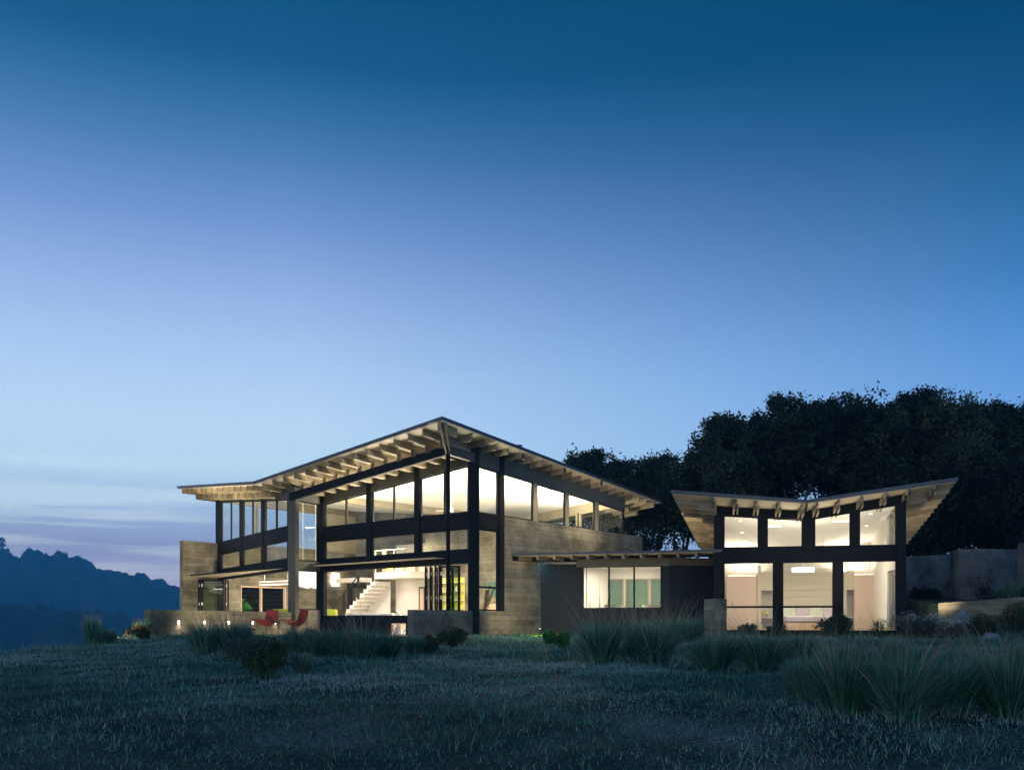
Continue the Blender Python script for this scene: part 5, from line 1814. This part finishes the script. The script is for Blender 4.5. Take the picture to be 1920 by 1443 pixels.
TU = [
    (385, 1224, 62, 1.2, 1.3, 'full tussock with feathery stalks in front of the third step light'),
    (432, 1222, 58, 1.3, 1.3, 'tussock below the left sling chair, stalks crossing the low wall'),
    (452, 1210, 46, 1.1, 1.3, 'small tussock close to the low wall left of the sling chairs'),
    (555, 1224, 52, 1.0, 1.2, 'dark tussock in front of the right sling chair'),
    (598, 1230, 54, 1.0, 1.3, 'tussock below the narrow return window'),
    (640, 1232, 58, 1.2, 1.3, 'tussock in front of the left end of the dark bench'),
    (682, 1234, 62, 1.35, 1.35, 'broad tussock with arching stalks before the middle of the bench'),
    (728, 1232, 52, 1.1, 1.3, 'tussock just left of the low grey wall end'),
    (775, 1226, 40, 0, 1.2, 'low tussock at the corner of the low grey wall'),
    (568, 1264, 48, .9, 1.1, 'pale tussock standing alone in the open meadow left of centre'),
    (172, 1211, 62, 1.0, .62, 'narrow upright brown tussock on the knoll edge at the far left'),
    (205, 1206, 30, 0, 1.1, 'small low tussock beside the narrow brown one'),
    (272, 1196, 36, .9, 1.0, 'small tussock with leaning stalks behind the gold flowers'),
    (1126, 1242, 88, 1.25, 1.25, 'large tussock in front of the left part of the link window'),
    (1180, 1232, 72, 1.2, 1.2, 'tussock between the two large ones below the link window'),
    (1228, 1242, 80, 1.1, 1.15, 'large tussock in front of the right part of the link window'),
    (1206, 1206, 50, 1.2, 1.2, 'smaller tussock behind, under the link window centre'),
    (1262, 1208, 58, 1.35, 1.2, 'lit tussock near the corner of the link window'),
    (1298, 1204, 52, 1.3, 1.1, 'lit pale tussock just left of the concrete fin wall'),
    (1340, 1258, 84, 1.0, 1.25, 'large dark tussock in front of the left bedroom column'),
    (1372, 1236, 58, 1.2, 1.1, 'tussock behind, before the left bedroom bay'),
    (1432, 1260, 88, 1.1, 1.25, 'large dark tussock in front of the first bedroom post'),
    (1500, 1240, 56, 1.2, 1.2, 'mid sized tussock before the middle bedroom bay'),
    (1512, 1308, 92, 1.0, 1.2, 'dark tussock left of the big foreground one'),
    (1582, 1338, 138, 1.0, 1.15, 'big foreground tussock with two bent pale stalks'),
    (1560, 1272, 76, 1.1, 1.2, 'tussock behind the big foreground one'),
    (1640, 1280, 84, 1.0, 1.2, 'tussock in the second row right of the dark bush'),
    (1690, 1348, 146, 1.0, 1.3, 'widest foreground tussock, second from the right edge'),
    (1722, 1270, 74, 1.0, 1.2, 'tussock in the second row below the pale flowers'),
    (1775, 1335, 128, 0, 1.25, 'foreground tussock between the widest one and the edge one'),
    (1800, 1282, 84, 1.0, 1.25, 'second row tussock right of the pale flowers'),
    (1850, 1300, 92, 1.0, 1.2, 'second row tussock near the right picture edge'),
    (1895, 1350, 150, 1.0, 1.2, 'foreground tussock cut by the right picture edge'),
    (1912, 1272, 72, 1.0, 1.2, 'small tussock behind at the right picture edge'),
    (1592, 1242, 42, 0, 1.3, 'low tussock just in front of the round dark bush'),
    (1675, 1240, 46, 0, 1.3, 'low tussock in front of the right bedroom column'),
]
for px, py, hp_, stk, wd, lb in TU:
    tussock(px, py, hp_, lb, stk * .0 if stk == 0 else stk, wd)
tussock(1900, 1118, 34, 'small green tussock on the bank before the streaked retaining wall', .9, 1.2, y=34.5)
tussock(1880, 1122, 26, 'low tussock left of the one at the retaining wall corner', 0, 1.3, y=34.8)


# ------------------------------------------------------------------ shrubs, flowers, boulders
def shrub(name, label, px, py, wpx, hpx, n, leafm='shrub', leaf=.035, flowers=None, nf=0, fs=.03, stems=6, y=None, cat='shrub', round_=1.0, grp=None, top=False):
    x, y, z = gpoint(px, py, y)
    wd, hh = wpx * y / F_PX / 2, hpx * y / F_PX
    t = thing(name, label, cat, (x, y, z), 0, grp)
    rs = np.random.RandomState(int(px * 7 + py))
    lobes = [((rs.rand() - .5) * wd * 1.4, (rs.rand() - .5) * wd * .9, hh * (.3 + .42 * rs.rand()), hh * (.22 + .12 * rs.rand())) for _ in range(9)]
    add('foliage', crown_leaves('foliage', lobes, n, leaf, 0.1, int(px), .2), leafm, t, local=True)
    for k in range(stems):
        a = rs.rand() * 6.28
        add('stem', MB().tube([(0, 0, -.03), (math.cos(a) * wd * .3, math.sin(a) * wd * .3, hh * .45), (math.cos(a) * wd * .7, math.sin(a) * wd * .6, hh * .85)], [.014, .009, .005], 5), 'bark', t, local=True)
    if flowers:
        q = rs.normal(size=(nf, 3)) * np.array([wd * .48, wd * .4, hh * .12]) + np.array([0, 0, hh * (.86 if top else .7)])
        q[:, 2] -= (np.abs(q[:, 0]) / max(wd, .1)) ** 2 * hh * .35
        c_ = np.repeat(q, 5, 0) + rs.normal(size=(nf * 5, 3)) * fs * .8
        add('blossoms', leaf_quads('blossoms', c_, np.full(nf * 5, fs * .6), np.repeat(rs.rand(nf), 5)), flowers, t, local=True)
        f = 60
        rr_ = np.stack([rs.normal(size=f) * wd * .35, rs.normal(size=f) * wd * .3, np.zeros(f)], -1)
        add('flower_stalks', blades('flower_stalks', rr_, rs.rand(f) * 6.28, rs.rand(f) * .4, rs.rand(f) * .3, hh * (.7 + .4 * rs.rand(f)), np.full(f, .008), rs.rand(f), 3), 'shrub', t, local=True)
    return t


shrub('round_bush', 'round dark leafy bush in front of the right bedroom post', 1567, 1194, 66, 48, 2600, leaf=.045, stems=9)
shrub('lavender_shrub', 'tall grey green shrub with lavender haze in the left meadow', 492, 1272, 84, 84, 5200, 'shrub', .022, 'flower_blue', 120, .018)
shrub('lavender_shrub', 'low lavender tinted shrub between tussock and sling chair', 455, 1236, 70, 44, 3000, 'greyleaf', .022, 'flower_blue', 90, .018)
shrub('gold_flowers', 'gold and orange flowering clump at the left wall end', 262, 1199, 44, 30, 1600, 'shrub', .03, 'flower_gold', 120, .035, cat='flowers')
shrub('low_bush', 'flat black bush on the knoll edge at the far left', 118, 1210, 80, 24, 2200, 'leaf', .05)
shrub('low_bush', 'flat dark bush between the black bush and the brown tussock', 196, 1204, 50, 22, 1200, 'leaf', .05)
shrub('red_flower_clump', 'green clump with small red flowers by the low grey wall', 846, 1214, 52, 42, 1900, 'shrub', .03, 'flower_red', 26, .022, cat='flowers')
shrub('red_flower_clump', 'loose red flowering clump under the bench end', 800, 1222, 60, 32, 1600, 'shrub', .03, 'flower_red', 24, .022, cat='flowers')
shrub('red_flower_clump', 'small red flowered clump left of the bench, below the bay column', 600, 1206, 60, 30, 1500, 'shrub', .03, 'flower_red', 26, .022, cat='flowers')
shrub('orange_flower_clump', 'bright green clump tipped with orange flowers at the dark siding', 1052, 1214, 74, 32, 2600, 'greenleaf', .03, 'flower_gold', 60, .02, cat='flowers')
shrub('low_bush', 'leafy low bush at the left glass bay of the bedroom', 1405, 1192, 54, 24, 1300, 'shrub', .035)
shrub('low_bush', 'leafy low bush under the first bedroom post with one red flower', 1458, 1196, 50, 26, 1200, 'shrub', .035, 'flower_red', 4, .03)
shrub('seed_head_plant', 'thin plant with dark seed heads before the glass door', 1648, 1196, 34, 40, 500, 'shrub', .02, 'seed', 30, .03, cat='plant')
g3 = 'pale flowering yarrow mounds'
shrub('yarrow_mound', 'pale flowered mound touching the right bedroom column', 1702, 1196, 60, 46, 2600, 'greyleaf', .028, 'flower_pale', 130, .035, cat='flowers', grp=g3, top=True)
shrub('yarrow_mound', 'pale flowered mound in the middle of the row, left of the blue boulder', 1746, 1196, 56, 44, 2400, 'greyleaf', .028, 'flower_pale', 130, .035, cat='flowers', grp=g3, top=True)
shrub('yarrow_mound', 'pale flowered mound in front of the blue boulder', 1784, 1197, 50, 34, 1900, 'greyleaf', .028, 'flower_pale', 90, .035, cat='flowers', grp=g3, top=True)
g4 = 'green shrubs on the right bank'
shrub('bank_shrub', 'dark green shrub with red flowers under the low pale wall', 1842, 1192, 84, 42, 3200, 'shrub', .032, 'flower_red', 40, .022, grp=g4)
shrub('bank_shrub', 'dark green shrub with red flowers at the right picture edge', 1902, 1186, 84, 56, 3600, 'shrub', .032, 'flower_red', 46, .022, grp=g4)
shrub('climber', 'thin dark climber on the left edge of the streaked retaining wall', 1803, 1128, 26, 52, 420, 'leaf', .035, y=37.8, cat='plant')
shrub('climber', 'dark leafy climber in the middle of the streaked retaining wall', 1845, 1124, 24, 44, 460, 'leaf', .035, y=36.4, cat='plant')
shrub('bank_bush', 'black bush at the foot of the leftmost retaining wall', 1740, 1134, 80, 44, 2400, 'leaf', .05, y=38.6)
# foxtail heads in front of the low pale wall
t = thing('foxtail_grass', 'pale foxtail grass heads catching light before the low pale wall', 'grass clump', gpoint(1795, 1190))
n = 40
rs = np.random.RandomState(5)
rr_ = np.stack([rs.normal(size=n) * .55, rs.normal(size=n) * .2, np.zeros(n)], -1)
add('stalks', blades('stalks', rr_, rs.rand(n) * 6.28, rs.rand(n) * .3, rs.rand(n) * .3, .65 + .3 * rs.rand(n), np.full(n, .03), .5 + .5 * rs.rand(n), 4), 'seed', t, local=True)


def boulder(label, px, py, wpx, hpx, seed, y=None):
    x, y, z = gpoint(px, py, y)
    import bmesh
    bm = bmesh.new()
    bmesh.ops.create_icosphere(bm, subdivisions=3, radius=1)
    rs_ = np.random.RandomState(seed)
    ph = rs_.rand(6) * 6
    for v in bm.verts:
        k = 1 + .16 * math.sin(v.co.x * 2.3 + ph[0]) * math.sin(v.co.y * 2.7 + ph[1]) + .08 * math.sin(v.co.z * 5 + v.co.x * 4 + ph[2])
        v.co *= k
    me_ = bpy.data.meshes.new('boulder')
    bm.to_mesh(me_)
    bm.free()
    for p in me_.polygons:
        p.use_smooth = True
    me_.materials.append(M['rock'])
    o = bpy.data.objects.new('boulder', me_)
    link(o)
    o.location = (x, y, z)
    o.scale = (wpx / 2 * y / F_PX, wpx / 2.4 * y / F_PX, hpx * y / F_PX)
    return tag(o, label, 'boulder')


boulder('large blue grey boulder half hidden by the pale flowers', 1798, 1192, 46, 34, 3, y=31.6)
boulder('small pale boulder on the grass below the right bank', 1859, 1197, 30, 12, 4)
boulder('small grey stone at the edge of the tussocks before the glass door', 1655, 1205, 18, 7, 6)

# ------------------------------------------------------------------ evening air
hz = bpy.data.materials.new('haze')
hz.use_nodes = True
t_ = NT(hz.node_tree)
t_.n.clear()
o_ = t_.new('ShaderNodeOutputMaterial')
pv = t_.new('ShaderNodeVolumePrincipled')
pv.inputs['Color'].default_value = (0.12, 0.56, 1.0, 1)
pv.inputs['Density'].default_value = HAZE
pv.inputs['Anisotropy'].default_value = 0.4
t_.link(pv.outputs[0], o_.inputs['Volume'])
if HAZE:
    o = add('haze', box(-1750, 1750, -70, 1950, -330, 158), hz)
    tag(o, kind='stuff')
